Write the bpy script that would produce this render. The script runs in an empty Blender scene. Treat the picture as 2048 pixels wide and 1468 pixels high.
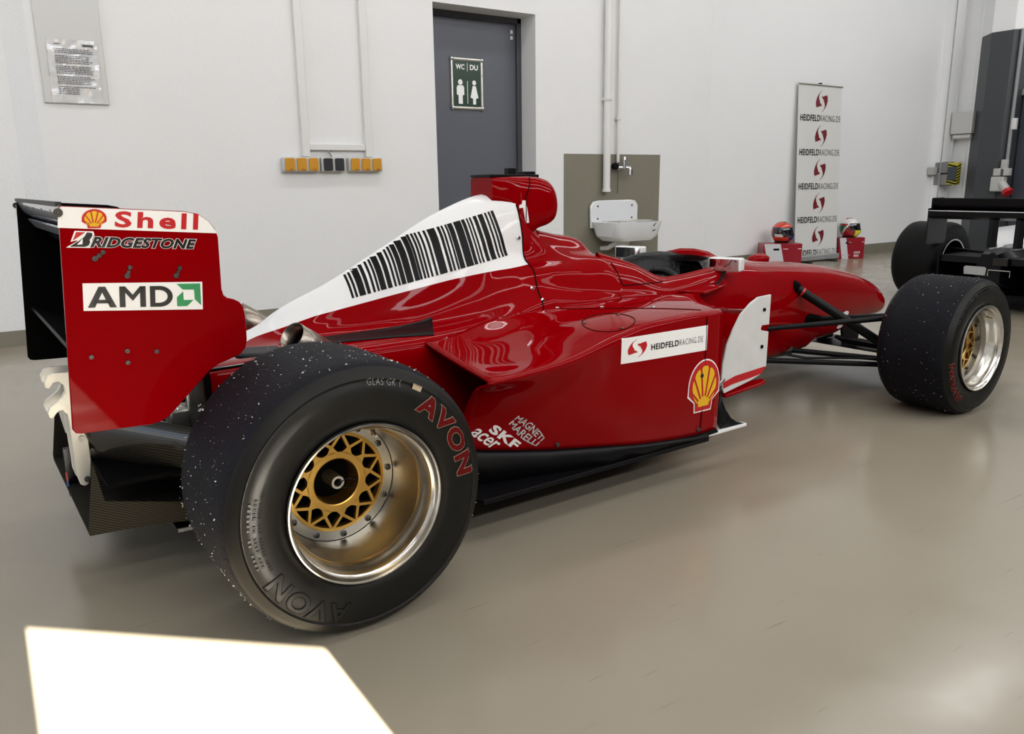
import bpy, bmesh, math, random
from mathutils import Vector, Matrix
from mathutils.bvhtree import BVHTree

scene = bpy.context.scene
COL = scene.collection
PI = math.pi
random.seed(7)

# ------------------------------------------------------------------ camera
cam_data = bpy.data.cameras.new('camera')
cam_data.sensor_width = 36.0
cam_data.lens = 27.98
cam_data.clip_start = 0.05
cam = bpy.data.objects.new('camera', cam_data)
COL.objects.link(cam)
_yaw, _pitch, _roll = 0.985183, 0.227563, -0.012951
_f = Vector((math.cos(_yaw) * math.cos(_pitch), math.sin(_yaw) * math.cos(_pitch), -math.sin(_pitch)))
_r = Vector((math.sin(_yaw), -math.cos(_yaw), 0))
_u = _r.cross(_f)
_r2 = _r * math.cos(_roll) + _u * math.sin(_roll)
_u2 = -_r * math.sin(_roll) + _u * math.cos(_roll)
cam.matrix_world = Matrix(((_r2.x, _u2.x, -_f.x, -0.629), (_r2.y, _u2.y, -_f.y, -2.496), (_r2.z, _u2.z, -_f.z, 1.033), (0, 0, 0, 1)))
scene.camera = cam

# ------------------------------------------------------------------ look, world, lights
scene.view_settings.view_transform = 'Standard'
scene.view_settings.look = 'None'
scene.view_settings.gamma = 1.0
scene.view_settings.use_curve_mapping = False
scene.view_settings.exposure = -0.05
scene.cycles.use_denoising = True
scene.cycles.max_bounces = 8
scene.cycles.diffuse_bounces = 4
scene.cycles.glossy_bounces = 4
scene.cycles.caustics_reflective = False
scene.cycles.caustics_refractive = False
scene.cycles.sample_clamp_indirect = 6.0

world = bpy.data.worlds.new('sky')
scene.world = world
world.use_nodes = True
_nt = world.node_tree
_bg = _nt.nodes['Background']
_sky = _nt.nodes.new('ShaderNodeTexSky')
_sky.sky_type = 'NISHITA'
_sky.sun_disc = False
_sky.sun_elevation = math.radians(20)
_sky.sun_rotation = math.radians(180)
_nt.links.new(_sky.outputs[0], _bg.inputs[0])
_bg.inputs[1].default_value = 0.25

def light(name, kind, loc, direction, energy, color=(1, 1, 1), size=None):
    d = bpy.data.lights.new(name, kind)
    d.energy = energy
    d.color = color
    if kind == 'AREA':
        d.shape = 'RECTANGLE'
        d.size, d.size_y = size
    o = bpy.data.objects.new(name, d)
    COL.objects.link(o)
    o.location = loc
    o.rotation_euler = Vector(direction).to_track_quat('-Z', 'Y').to_euler()
    return o

SUN_TAN = math.tan(math.radians(20))
_s = light('sun', 'SUN', (0, -12, 8), (0, 1, -SUN_TAN), 85.0, (1.0, 0.93, 0.80))
_s.data.angle = math.radians(0.08)
# strip lamps added under roof for fill and streaks; daylight from the left gate
for _y, _e, _d in ((-8.2, 330.0, (0, 1.1, -1)), (-5.4, 250.0, (0, 0.8, -1)), (-2.4, 90.0, (0, 0.2, -1)), (1.4, 110.0, (0, 0.1, -1))):
    light('added_roof_strip', 'AREA', (4.0, _y, 5.1), _d, _e, (0.975, 0.985, 1.0), (16.5, 0.28))
light('daylight_left_gate', 'AREA', (-5.8, 1.2, 1.7), (1, 0.05, 0), 55.0, (0.70, 0.81, 1.0), (3.0, 2.8))

# ------------------------------------------------------------------ materials
def s2l(c):
    c = c / 255.0
    return c / 12.92 if c <= 0.04045 else ((c + 0.055) / 1.055) ** 2.4

def rgb(r, g, b):
    return (s2l(r), s2l(g), s2l(b), 1.0)

MATS = {}
def mat(name, col, rough=0.5, metal=0.0, coat=0.0, spec=0.5, var=0.0, vscale=8.0, bump=0.0, bscale=60.0, rvar=0.0, trans=0.0, emis=None, alpha=1.0, coat_ior=1.5):
    if name in MATS:
        return MATS[name]
    m = bpy.data.materials.new(name)
    m.use_nodes = True
    nt = m.node_tree
    p = nt.nodes['Principled BSDF']
    if len(col) == 3:
        col = rgb(*col)
    p.inputs['Base Color'].default_value = col
    p.inputs['Roughness'].default_value = rough
    p.inputs['Metallic'].default_value = metal
    p.inputs['Specular IOR Level'].default_value = spec
    p.inputs['Coat Weight'].default_value = coat
    p.inputs['Coat Roughness'].default_value = 0.03
    p.inputs['Coat IOR'].default_value = coat_ior
    p.inputs['Transmission Weight'].default_value = trans
    p.inputs['Alpha'].default_value = alpha
    if emis:
        p.inputs['Emission Color'].default_value = (*emis[:3], 1)
        p.inputs['Emission Strength'].default_value = emis[3]
    if var or bump or rvar:
        tc = nt.nodes.new('ShaderNodeTexCoord')
    if var:
        n = nt.nodes.new('ShaderNodeTexNoise')
        n.inputs['Scale'].default_value = vscale
        n.inputs['Detail'].default_value = 6
        nt.links.new(tc.outputs['Object'], n.inputs['Vector'])
        mx = nt.nodes.new('ShaderNodeMix')
        mx.data_type = 'RGBA'
        mx.inputs[6].default_value = tuple(c * (1 - var) for c in col[:3]) + (1,)
        mx.inputs[7].default_value = tuple(min(1, c * (1 + var)) for c in col[:3]) + (1,)
        nt.links.new(n.outputs[0], mx.inputs[0])
        nt.links.new(mx.outputs[2], p.inputs['Base Color'])
    if rvar:
        n = nt.nodes.new('ShaderNodeTexNoise')
        n.inputs['Scale'].default_value = vscale * 1.7
        n.inputs['Detail'].default_value = 5
        nt.links.new(tc.outputs['Object'], n.inputs['Vector'])
        mr = nt.nodes.new('ShaderNodeMapRange')
        mr.inputs['From Min'].default_value = 0.3
        mr.inputs['From Max'].default_value = 0.7
        mr.inputs['To Min'].default_value = max(0, rough - rvar)
        mr.inputs['To Max'].default_value = rough + rvar
        nt.links.new(n.outputs[0], mr.inputs[0])
        nt.links.new(mr.outputs[0], p.inputs['Roughness'])
    if bump:
        n = nt.nodes.new('ShaderNodeTexNoise')
        n.inputs['Scale'].default_value = bscale
        n.inputs['Detail'].default_value = 4
        nt.links.new(tc.outputs['Object'], n.inputs['Vector'])
        b = nt.nodes.new('ShaderNodeBump')
        b.inputs['Strength'].default_value = bump
        b.inputs['Distance'].default_value = 0.01
        nt.links.new(n.outputs[0], b.inputs['Height'])
        nt.links.new(b.outputs[0], p.inputs['Normal'])
    MATS[name] = m
    return m

RED = mat('racing red paint', (0.235, 0.0, 0.0015, 1), 0.4, coat=1.0, spec=0.0, coat_ior=1.2)
WHITE_GLOSS = mat('white gloss paint', (0.85, 0.85, 0.85, 1), 0.3, coat=0.6)
WHITE_STICKER = mat('white sticker', (0.92, 0.92, 0.91, 1), 0.35)
BLACK_STICKER = mat('black sticker', (0.003, 0.003, 0.003, 1), 0.4, spec=.12)
RED_STICKER = mat('red sticker', (0.50, 0.006, 0.012, 1), 0.35)
MAROON = mat('maroon print', (0.16, 0.006, 0.014, 1), 0.5)
YELLOW = mat('yellow sticker', (0.80, 0.46, 0.012, 1), 0.4)
GREEN = mat('green sticker', (0.02, 0.24, 0.08, 1), 0.4)
CARBON = mat('satin carbon', (0.003, 0.003, 0.004, 1), 0.42, spec=.15)
BLACK = mat('black satin', (0.002, 0.002, 0.003, 1), 0.42, spec=.18)
BLACK_MATT = mat('black matt', (0.002, 0.002, 0.002, 1), 0.85, spec=0.05)
RUBBER_TREAD = mat('worn slick tread', (0.0065, 0.0065, 0.010, 1), 0.68, var=0.5, vscale=14, bump=0.35, bscale=130, spec=0.15)
RUBBER_WALL = mat('tyre sidewall rubber', (0.005, 0.0047, 0.004, 1), 0.47, spec=.24, var=0.35, vscale=9, rvar=0.06)
ALU = mat('polished aluminium', (0.72, 0.70, 0.66, 1), 0.2, metal=1.0, rvar=0.06, vscale=12)
ALU_SATIN = mat('satin aluminium', (0.74, 0.72, 0.67, 1), 0.34, metal=1.0, rvar=0.08, vscale=10)
GOLD = mat('gold anodised magnesium', (0.66, 0.40, 0.10, 1), 0.38, metal=1.0, rvar=0.08)
DARK_METAL = mat('dark steel', (0.10, 0.095, 0.09, 1), 0.35, metal=1.0)
EXHAUST = mat('heat stained steel', (0.30, 0.26, 0.22, 1), 0.32, metal=1.0, var=0.4, vscale=20)
STEEL = mat('chromed steel', (0.75, 0.75, 0.76, 1), 0.12, metal=1.0)

def carbon_weave(name, rough, spec, coat):
    m = bpy.data.materials.new(name)
    m.use_nodes = True
    nt = m.node_tree
    p = nt.nodes['Principled BSDF']
    tc = nt.nodes.new('ShaderNodeTexCoord')
    mp = nt.nodes.new('ShaderNodeMapping')
    mp.inputs['Rotation'].default_value = (0.3, 0.5, 0.785)
    nt.links.new(tc.outputs['Object'], mp.inputs['Vector'])
    w = nt.nodes.new('ShaderNodeTexWave')
    w.inputs['Scale'].default_value = 60
    w.bands_direction = 'DIAGONAL'
    nt.links.new(mp.outputs[0], w.inputs['Vector'])
    mx = nt.nodes.new('ShaderNodeMix')
    mx.data_type = 'RGBA'
    mx.inputs[6].default_value = (0.010, 0.009, 0.007, 1)
    mx.inputs[7].default_value = (0.040, 0.035, 0.026, 1)
    nt.links.new(w.outputs['Color'], mx.inputs[0])
    nt.links.new(mx.outputs[2], p.inputs['Base Color'])
    p.inputs['Roughness'].default_value = rough
    p.inputs['Specular IOR Level'].default_value = spec
    p.inputs['Coat Weight'].default_value = coat
    return m
WEAVE = carbon_weave('matt carbon weave', 0.6, 0.05, 0.0)
WEAVE_GLOSS = carbon_weave('glossy carbon weave', 0.4, 0.2, 0.5)

# ------------------------------------------------------------------ mesh helpers
class MB:
    """collects shapes for ONE mesh object"""
    def __init__(self):
        self.v = []; self.f = []; self.m = []
    def add(self, vs, fs, mi=0):
        n = len(self.v)
        self.v += [tuple(x) for x in vs]
        self.f += [tuple(i + n for i in f) for f in fs]
        self.m += [mi] * len(fs)
        return self
    def box(self, c, s, rot=None, mi=0, taper=1.0):
        hx, hy, hz = s[0] / 2, s[1] / 2, s[2] / 2
        vs = []
        for z in (-1, 1):
            t = taper if z > 0 else 1.0
            for x, y in ((-1, -1), (1, -1), (1, 1), (-1, 1)):
                vs.append(Vector((x * hx * t, y * hy * t, z * hz)))
        if rot is not None:
            vs = [rot @ p for p in vs]
        vs = [p + Vector(c) for p in vs]
        return self.add(vs, [(3, 2, 1, 0), (4, 5, 6, 7), (0, 1, 5, 4), (1, 2, 6, 5), (2, 3, 7, 6), (3, 0, 4, 7)], mi)
    def prism(self, poly, fn, t, mi=0):
        """poly of 2-D points; fn(u, v, w) -> 3-D, w from 0 to t"""
        n = len(poly)
        vs = [fn(u, v, 0) for u, v in poly] + [fn(u, v, t) for u, v in poly]
        fs = [tuple(range(n))[::-1], tuple(range(n, 2 * n))]
        fs += [(i, (i + 1) % n, n + (i + 1) % n, n + i) for i in range(n)]
        return self.add(vs, fs, mi)
    def tube(self, path, r, n=12, mi=0, caps=True, flat=1.0, up=None):
        path = [Vector(p) for p in path]
        rs = r if isinstance(r, (list, tuple)) else [r] * len(path)
        rows = []
        ref = Vector(up) if up else None
        for i, p in enumerate(path):
            d = (path[min(i + 1, len(path) - 1)] - path[max(i - 1, 0)]).normalized()
            if ref is None:
                ref = Vector((0, 0, 1)) if abs(d.z) < 0.9 else Vector((1, 0, 0))
            a = d.cross(ref).normalized(); b = a.cross(d).normalized()
            if not up:
                ref = b
            rows.append([p + a * (math.cos(2 * PI * k / n) * rs[i]) + b * (math.sin(2 * PI * k / n) * rs[i] * flat) for k in range(n)])
        return self.rows(rows, True, caps, mi)
    def rows(self, rows, close=True, caps=False, mi=0):
        n = len(rows[0])
        vs = [p for r in rows for p in r]
        fs = []
        for i in range(len(rows) - 1):
            for k in range(n if close else n - 1):
                k2 = (k + 1) % n
                fs.append((i * n + k, i * n + k2, (i + 1) * n + k2, (i + 1) * n + k))
        if caps:
            fs.append(tuple(range(n))[::-1])
            fs.append(tuple((len(rows) - 1) * n + k for k in range(n)))
        return self.add(vs, fs, mi)
    def lathe(self, prof, n=64, axis='y', origin=(0, 0, 0), mi=0, closed=False, mis=None):
        """prof: (radius, along-axis)"""
        ox, oy, oz = origin
        def pt(r, h, a):
            if axis == 'y':
                return (ox + r * math.cos(a), oy + h, oz + r * math.sin(a))
            if axis == 'x':
                return (ox + h, oy + r * math.cos(a), oz + r * math.sin(a))
            return (ox + r * math.cos(a), oy + r * math.sin(a), oz + h)
        m = len(prof)
        vs = [pt(r, h, 2 * PI * k / n) for k in range(n) for r, h in prof]
        base = len(self.v)
        for j in range(m if closed else m - 1):
            fs = []
            j2 = (j + 1) % m
            for k in range(n):
                k2 = (k + 1) % n
                fs.append((k * m + j, k * m + j2, k2 * m + j2, k2 * m + j))
            if j == 0:
                self.add(vs, fs, mis[j] if mis else mi)
            else:
                self.f += [tuple(i + base for i in f) for f in fs]
                self.m += [mis[j] if mis else mi] * len(fs)
        return self
    def sphere(self, c, r, nu=16, nv=10, mi=0, sq=(1, 1, 1)):
        rows = []
        for i in range(nv + 1):
            th = PI * i / nv
            rows.append([(c[0] + sq[0] * r * math.sin(th) * math.cos(2 * PI * k / nu), c[1] + sq[1] * r * math.sin(th) * math.sin(2 * PI * k / nu), c[2] + sq[2] * r * math.cos(th)) for k in range(nu)])
        return self.rows(rows, True, False, mi)
    def build(self, name, mats, parent=None, smooth=0.6, bevel=0.0, loc=None, solid=0.0, solid_off=-1, recalc=True, seg=2):
        me = bpy.data.meshes.new(name)
        me.from_pydata([tuple(v) for v in self.v], [], self.f)
        if not isinstance(mats, (list, tuple)):
            mats = [mats]
        for m in mats:
            me.materials.append(m)
        me.polygons.foreach_set('material_index', self.m)
        bm = bmesh.new(); bm.from_mesh(me)
        bmesh.ops.remove_doubles(bm, verts=bm.verts, dist=1e-5)
        if recalc:
            bmesh.ops.recalc_face_normals(bm, faces=bm.faces)
        bm.to_mesh(me); bm.free()
        if smooth:
            me.polygons.foreach_set('use_smooth', [True] * len(me.polygons))
            me.set_sharp_from_angle(angle=smooth)
        me.update()
        o = bpy.data.objects.new(name, me)
        COL.objects.link(o)
        if parent:
            o.parent = parent
        if loc:
            o.location = loc
        if solid:
            md = o.modifiers.new('solid', 'SOLIDIFY'); md.thickness = solid; md.offset = solid_off
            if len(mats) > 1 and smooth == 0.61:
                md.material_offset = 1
        if bevel:
            md = o.modifiers.new('bevel', 'BEVEL'); md.width = bevel; md.segments = seg; md.limit_method = 'ANGLE'; md.angle_limit = 0.7
            md.harden_normals = False
        return o

def tag(o, label=None, cat=None, group=None, kind=None):
    if label: o['label'] = label
    if cat: o['category'] = cat
    if group: o['group'] = group
    if kind: o['kind'] = kind
    return o

def empty(name, loc=(0, 0, 0), rz=0.0, parent=None, label=None, cat=None, group=None):
    o = bpy.data.objects.new(name, None)
    COL.objects.link(o)
    o.location = loc
    o.rotation_euler = (0, 0, rz)
    o.empty_display_size = 0.05
    if parent: o.parent = parent
    return tag(o, label, cat, group)

def copy_tree(o, parent=None):
    c = o.copy()
    COL.objects.link(c)
    c.parent = parent
    for ch in list(o.children):
        copy_tree(ch, c)
    return c

def each(name, mb, spots, m, parent, smooth=.6, label=None):
    """one small part repeated: every one an object of its own, sharing its mesh"""
    first = mb.build(name, m, parent, smooth=smooth)
    for i, p in enumerate(spots):
        o = first if i == 0 else first.copy()
        if i:
            COL.objects.link(o); o.parent = parent
        o.location = p
        if label: o['label'] = label
    return first

# --- lettering: 2-D outlines taken from Blender's built-in letter shapes
_TXT = {}
def text2d(s, bold=0.0, shear=0.0, space=1.0, smallcaps=1.0):
    key = (s, bold, shear, space)
    if key in _TXT:
        return _TXT[key]
    if 'M' in s and bold > 0:    # this letter cannot be thickened directly: overlap shifted copies instead
        base = text2d(s, 0.0, shear, space)
        vs, fs = [], []
        for dx, dy in ((0, 0), (bold, 0), (-bold, 0), (0, bold), (0, -bold), (bold * .7, bold * .7), (-bold * .7, bold * .7), (bold * .7, -bold * .7), (-bold * .7, -bold * .7)):
            n = len(vs)
            vs += [(x + dx, y + dy) for x, y in base[0]]
            fs += [tuple(i + n for i in f) for f in base[1]]
        _TXT[key] = (vs, fs)
        return _TXT[key]
    cu = bpy.data.curves.new('letters', 'FONT')
    cu.body = s
    cu.offset = bold
    cu.shear = shear
    cu.space_character = space
    cu.resolution_u = 3
    cu.fill_mode = 'FRONT'
    ob = bpy.data.objects.new('letters', cu)
    me = bpy.data.meshes.new_from_object(ob)
    vs = [(v.co.x, v.co.y) for v in me.vertices]
    fs = [tuple(p.vertices) for p in me.polygons]
    bpy.data.meshes.remove(me); bpy.data.objects.remove(ob); bpy.data.curves.remove(cu)
    _TXT[key] = (vs, fs)
    return _TXT[key]

def bbox(vs):
    xs = [v[0] for v in vs]; ys = [v[1] for v in vs]
    return min(xs), max(xs), min(ys), max(ys)

def fit(shape, rect, ref=None):
    """scale a 2-D shape into rect = (u0, u1, v0, v1)"""
    vs, fs = shape
    b = bbox(ref[0] if ref else vs)
    sx = (rect[1] - rect[0]) / (b[1] - b[0]); sy = (rect[3] - rect[2]) / (b[3] - b[2])
    return [(rect[0] + (x - b[0]) * sx, rect[2] + (y - b[2]) * sy) for x, y in vs], fs

def poly(pts):
    return list(pts), [tuple(range(len(pts)))]

def quad2(u0, u1, v0, v1):
    return poly([(u0, v0), (u1, v0), (u1, v1), (u0, v1)])

def decal(name, shapes, fn, m, parent, maxlen=None, label=None, kind=None):
    """flat lettering / stickers: 2-D shapes put on a surface by fn(u, v) -> Vector"""
    bm = bmesh.new()
    for vs, fs in shapes:
        bvs = [bm.verts.new((x, y, 0)) for x, y in vs]
        for f in fs:
            try:
                bm.faces.new([bvs[i] for i in f])
            except ValueError:
                pass
    bmesh.ops.remove_doubles(bm, verts=bm.verts, dist=1e-6)
    if maxlen:
        bmesh.ops.triangulate(bm, faces=bm.faces)
        for _ in range(6):
            es = [e for e in bm.edges if e.calc_length() > maxlen]
            if not es:
                break
            bmesh.ops.subdivide_edges(bm, edges=es, cuts=1)
            bmesh.ops.triangulate(bm, faces=[f for f in bm.faces if len(f.verts) > 3])
    for v in bm.verts:
        v.co = fn(v.co.x, v.co.y)
    me = bpy.data.meshes.new(name)
    bm.to_mesh(me); bm.free()
    me.materials.append(m)
    if maxlen:
        me.polygons.foreach_set('use_smooth', [True] * len(me.polygons))
    o = bpy.data.objects.new(name, me)
    COL.objects.link(o)
    if parent: o.parent = parent
    if label: o['label'] = label
    if kind: o['kind'] = kind
    return o

def bilin(tl, tr, br, bl):
    """unit square -> 3-D quad"""
    tl, tr, br, bl = map(Vector, (tl, tr, br, bl))
    return lambda u, v: (bl * (1 - u) + br * u) * (1 - v) + (tl * (1 - u) + tr * u) * v

# emblem outlines in the unit square
def shell_outline(g=0.0):
    pts = [(0.25 - g, -g), (0.75 + g, -g), (0.78 + g, 0.18 - g * .3), (1.0 + g * 1.2, 0.36 - g)]
    for k in range(0, 19):
        a = math.radians(-5 + 190 * k / 18)
        pts.append((0.5 + (0.505 + g) * math.cos(a), 0.5 + (0.5 + g) * math.sin(a)))
    pts += [(-g * 1.2, 0.36 - g), (0.22 - g, 0.18 - g * .3)]
    return poly(pts)

def shell_ribs():
    out = []
    n = 7
    a0, a1 = math.radians(22), math.radians(158)
    base = (0.5, 0.02)
    for k in range(n):
        c = a0 + (a1 - a0) * (k + 0.5) / n
        h = (a1 - a0) / n * 0.40
        def R(a):   # distance from the base point to an inner fan outline
            lo, hi = 0.1, 1.2
            for _ in range(24):
                mid = (lo + hi) / 2
                x, y = base[0] + mid * math.cos(a), base[1] + mid * math.sin(a)
                if ((x - 0.5) / 0.42) ** 2 + ((y - 0.5) / 0.415) ** 2 < 1:
                    lo = mid
                else:
                    hi = mid
            return lo
        pts = [(base[0] + 0.16 * math.cos(c), base[1] + 0.16 * math.sin(c) * .8 + .03)]
        for j in range(5):
            a = c - h + 2 * h * j / 4
            r = R(a) * (1.0 if 0 < j < 4 else 0.97)
            pts.append((base[0] + r * math.cos(a), base[1] + r * math.sin(a)))
        out.append(poly(pts))
    out.append(poly([(0.32, 0.07), (0.68, 0.07), (0.70, 0.20), (0.5, 0.30), (0.30, 0.20)]))
    return out

def swoosh():
    L = [(340, 252), (290, 262), (240, 310), (205, 370), (185, 440), (188, 480), (198, 520), (260, 505), (270, 494), (300, 500), (310, 480), (290, 472), (295, 458), (270, 455), (268, 430), (246, 380), (243, 340), (262, 300), (300, 262)]
    A = [((x - 182) / 253, 1 - (y - 250) / 342) for x, y in L]
    B = [(1 - u, 1 - v) for u, v in A]
    return [poly(A), poly(B)]

def arrow():
    A = [(1478, 985), (1772, 985), (1780, 1258), (1700, 1180), (1695, 1060), (1555, 1058)]
    B = [(1558, 1080), (1562, 1190), (1685, 1190), (1605, 1265), (1480, 1268), (1478, 1155)]
    n = lambda P: poly([((x - 1478) / 302, 1 - (y - 985) / 285) for x, y in P])
    return [n(A), n(B)]

def place2(shapes, rect):
    """unit-square shapes into rect"""
    u0, u1, v0, v1 = rect
    return [([(u0 + x * (u1 - u0), v0 + y * (v1 - v0)) for x, y in vs], fs) for vs, fs in shapes]
# ------------------------------------------------------------------ the room
WALL = mat('white wall paint', (0.78, 0.78, 0.785, 1), 0.55, var=0.03, vscale=1.5, bump=0.25, bscale=45)
WALL_SMOOTH = mat('smooth white wall paint', (0.87, 0.875, 0.88, 1), 0.32, var=0.03, vscale=1.2, bump=0.04, bscale=30)
TAUPE = mat('taupe wall paint', (0.20, 0.185, 0.14, 1), 0.5, var=0.04, vscale=3)
DOOR_GREY = mat('blue grey door paint', (0.098, 0.104, 0.125, 1), 0.4, var=0.03, vscale=2)
DARK_GREY = mat('dark grey paint', (0.045, 0.05, 0.055, 1), 0.4)
PLASTIC_WHITE = mat('white plastic', (0.72, 0.72, 0.71, 1), 0.4)
PIPE_WHITE = mat('white painted pipe', (0.74, 0.73, 0.72, 1), 0.35)

def floor_mat():
    m = bpy.data.materials.new('polished resin floor')
    m.use_nodes = True
    nt = m.node_tree
    p = nt.nodes['Principled BSDF']
    tc = nt.nodes.new('ShaderNodeTexCoord')
    n = nt.nodes.new('ShaderNodeTexNoise'); n.inputs['Scale'].default_value = 0.9; n.inputs['Detail'].default_value = 8
    n.inputs['Roughness'].default_value = 0.6
    nt.links.new(tc.outputs['Object'], n.inputs['Vector'])
    mx = nt.nodes.new('ShaderNodeMix'); mx.data_type = 'RGBA'
    mx.inputs[6].default_value = (0.262, 0.228, 0.172, 1)
    mx.inputs[7].default_value = (0.335, 0.297, 0.230, 1)
    nt.links.new(n.outputs[0], mx.inputs[0])
    # thin dark scuffs
    mp = nt.nodes.new('ShaderNodeMapping'); mp.inputs['Scale'].default_value = (2.0, 30, 1); mp.inputs['Rotation'].default_value = (0, 0, 0.35)
    nt.links.new(tc.outputs['Object'], mp.inputs['Vector'])
    s = nt.nodes.new('ShaderNodeTexNoise'); s.inputs['Scale'].default_value = 2.2; s.inputs['Detail'].default_value = 3
    nt.links.new(mp.outputs[0], s.inputs['Vector'])
    mr = nt.nodes.new('ShaderNodeMapRange'); mr.inputs['From Min'].default_value = 0.685; mr.inputs['From Max'].default_value = 0.74
    mr.inputs['To Max'].default_value = 0.35
    nt.links.new(s.outputs[0], mr.inputs[0])
    mx2 = nt.nodes.new('ShaderNodeMix'); mx2.data_type = 'RGBA'
    mx2.inputs[7].default_value = (0.15, 0.14, 0.12, 1)
    nt.links.new(mr.outputs[0], mx2.inputs[0]); nt.links.new(mx.outputs[2], mx2.inputs[6])
    nt.links.new(mx2.outputs[2], p.inputs['Base Color'])
    r = nt.nodes.new('ShaderNodeTexNoise'); r.inputs['Scale'].default_value = 3.0; r.inputs['Detail'].default_value = 8
    nt.links.new(tc.outputs['Object'], r.inputs['Vector'])
    rr = nt.nodes.new('ShaderNodeMapRange'); rr.inputs['From Min'].default_value = 0.3; rr.inputs['From Max'].default_value = 0.7
    rr.inputs['To Min'].default_value = 0.13; rr.inputs['To Max'].default_value = 0.27
    nt.links.new(r.outputs[0], rr.inputs[0]); nt.links.new(rr.outputs[0], p.inputs['Roughness'])
    w = nt.nodes.new('ShaderNodeTexNoise'); w.inputs['Scale'].default_value = 5.0; w.inputs['Detail'].default_value = 2
    nt.links.new(tc.outputs['Object'], w.inputs['Vector'])
    b = nt.nodes.new('ShaderNodeBump'); b.inputs['Strength'].default_value = 0.06; b.inputs['Distance'].default_value = 0.02
    nt.links.new(w.outputs[0], b.inputs['Height']); nt.links.new(b.outputs[0], p.inputs['Normal'])
    return m

def struct(name, mb, m, **k):
    return tag(mb.build(name, m, **k), kind='structure')

XL, XR, YF, ZC = -6.0, 11.5, -11.0, 5.2
W1, W2, WB = 3.62, 4.09, 3.75
struct('floor', MB().box(((XL + XR) / 2, -3.3, -0.1), (XR - XL + .6, 16.0, 0.2)), floor_mat(), smooth=0)
struct('ground_outside', MB().box((-21, -3, -.12), (29, 60, .2)), mat('outdoor paving', (.30, .29, .27, 1), .8, var=.1, vscale=.6), smooth=0)
struct('ceiling', MB().box(((XL + XR) / 2, -3.3, ZC + .1), (XR - XL + .6, 16.0, 0.2)), mat('ceiling white', (0.7, 0.7, 0.7, 1), 0.7), smooth=0)
DX0, DX1, DZ = 2.70, 3.72, 2.468
b = MB()
b.prism([(-0.19, W1), (-0.32, WB), (-0.32, 4.5), (DX0, 4.5), (DX0, W1)], lambda u, v, w: (u, v, w), ZC)
b.box(((DX1 + 5.95) / 2, (W1 + 4.5) / 2, ZC / 2), (5.95 - DX1, 4.5 - W1, ZC))
b.box(((DX0 + DX1) / 2, (W1 + 4.5) / 2, (ZC + DZ) / 2), (DX1 - DX0, 4.5 - W1, ZC - DZ))
struct('wall_back', b, WALL, smooth=0)
struct('wall_back_left', MB().box(((XL - .32) / 2, WB + .375, ZC / 2), (-.32 - XL, .75, ZC)), WALL, smooth=0)
struct('wall_back_right', MB().box(((5.95 + XR + .3) / 2, W2 + .2, ZC / 2), (XR + .3 - 5.95, .4, ZC)), WALL_SMOOTH, smooth=0)
struct('wall_right', MB().box((XR + .15, 2.9, ZC / 2), (.3, 3.0, ZC)), WALL_SMOOTH, smooth=0)
struct('wall_right_dark', MB().box((XR + .15, -4.9, ZC / 2), (.3, 12.6, ZC)), mat('dark unseen wall', (.14, .14, .15, 1), .6), smooth=0)  # unseen stretch of wall, added dark to keep reflections on the nose low
# left wall with its open gate
b = MB()
b.box((XL - .15, -5.75, ZC / 2), (.3, 10.9, ZC)); b.box((XL - .15, 3.6, ZC / 2), (.3, 1.6, ZC)); b.box((XL - .15, 1.25, 4.2), (.3, 3.1, 2.0))
struct('wall_left', b, WALL, smooth=0)
# unseen front wall; opening and sloping head shaped to throw the floor's sun patch
b = MB()
OX0, OX1 = -0.655, -0.092
zl, zr = (-0.40 - YF + .2) * SUN_TAN, (-0.90 - YF + .2) * SUN_TAN
fw = lambda u, v, w: (u, YF - w, v)
b.prism([(XL, 0), (OX0, 0), (OX0, zl), (OX0, ZC), (XL, ZC)], fw, .2)
b.prism([(OX1, 0), (XR, 0), (XR, ZC), (OX1, ZC), (OX1, zr)], fw, .2)
b.prism([(OX0, zl), (OX1, zr), (OX1, ZC), (OX0, ZC)], fw, .2)
struct('wall_front', b, mat('dark unseen wall', (.14, .14, .15, 1), .6), smooth=0)  # dark grey so the unseen wall reflects little onto the car

# painted skirting bands
struct('baseboard_left', MB().box(((XL - .32) / 2, WB - .004, .0525), (-.32 - XL, .012, .105)), TAUPE, smooth=0)
struct('baseboard_right', MB().box(((5.95 + XR) / 2, W2 - .004, .067), (XR - 5.95, .012, .134)), TAUPE, smooth=0)
b = MB()
for x0, x1 in ((-.19, DX0), (DX1, 5.95)):
    b.box(((x0 + x1) / 2, W1 - .004, .0525), (x1 - x0, .012, .105))
struct('baseboard_back', b, TAUPE, smooth=0)
struct('trim_1', MB().box((4.65, W1 - .001, .645), (1.225, .006, 1.29)), TAUPE, smooth=0)

# door 1: flush steel door set back in its reveal
b = MB().box(((DX0 + DX1) / 2, 3.90, DZ / 2 - .01), (DX1 - DX0 - .06, .05, DZ - .04))
d1 = struct('door_1', b, DOOR_GREY, bevel=.003)
b = MB()
b.box((DX0 + .022, 3.872, DZ / 2), (.044, .06, DZ)); b.box((DX1 - .022, 3.872, DZ / 2), (.044, .06, DZ)); b.box(((DX0 + DX1) / 2, 3.872, DZ - .022), (DX1 - DX0, .06, .044))
struct('trim_2', b, mat('door frame grey', (0.055, 0.058, 0.07, 1), 0.4), bevel=.004)
each('hinge_plate', MB().box((0, 0, 0), (.024, .008, .03)), [(DX1 - .085, 3.874, 2.355), (DX1 - .085, 3.874, 2.305)], PLASTIC_WHITE, d1, 0, 'small white plate in the upper corner')

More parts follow.
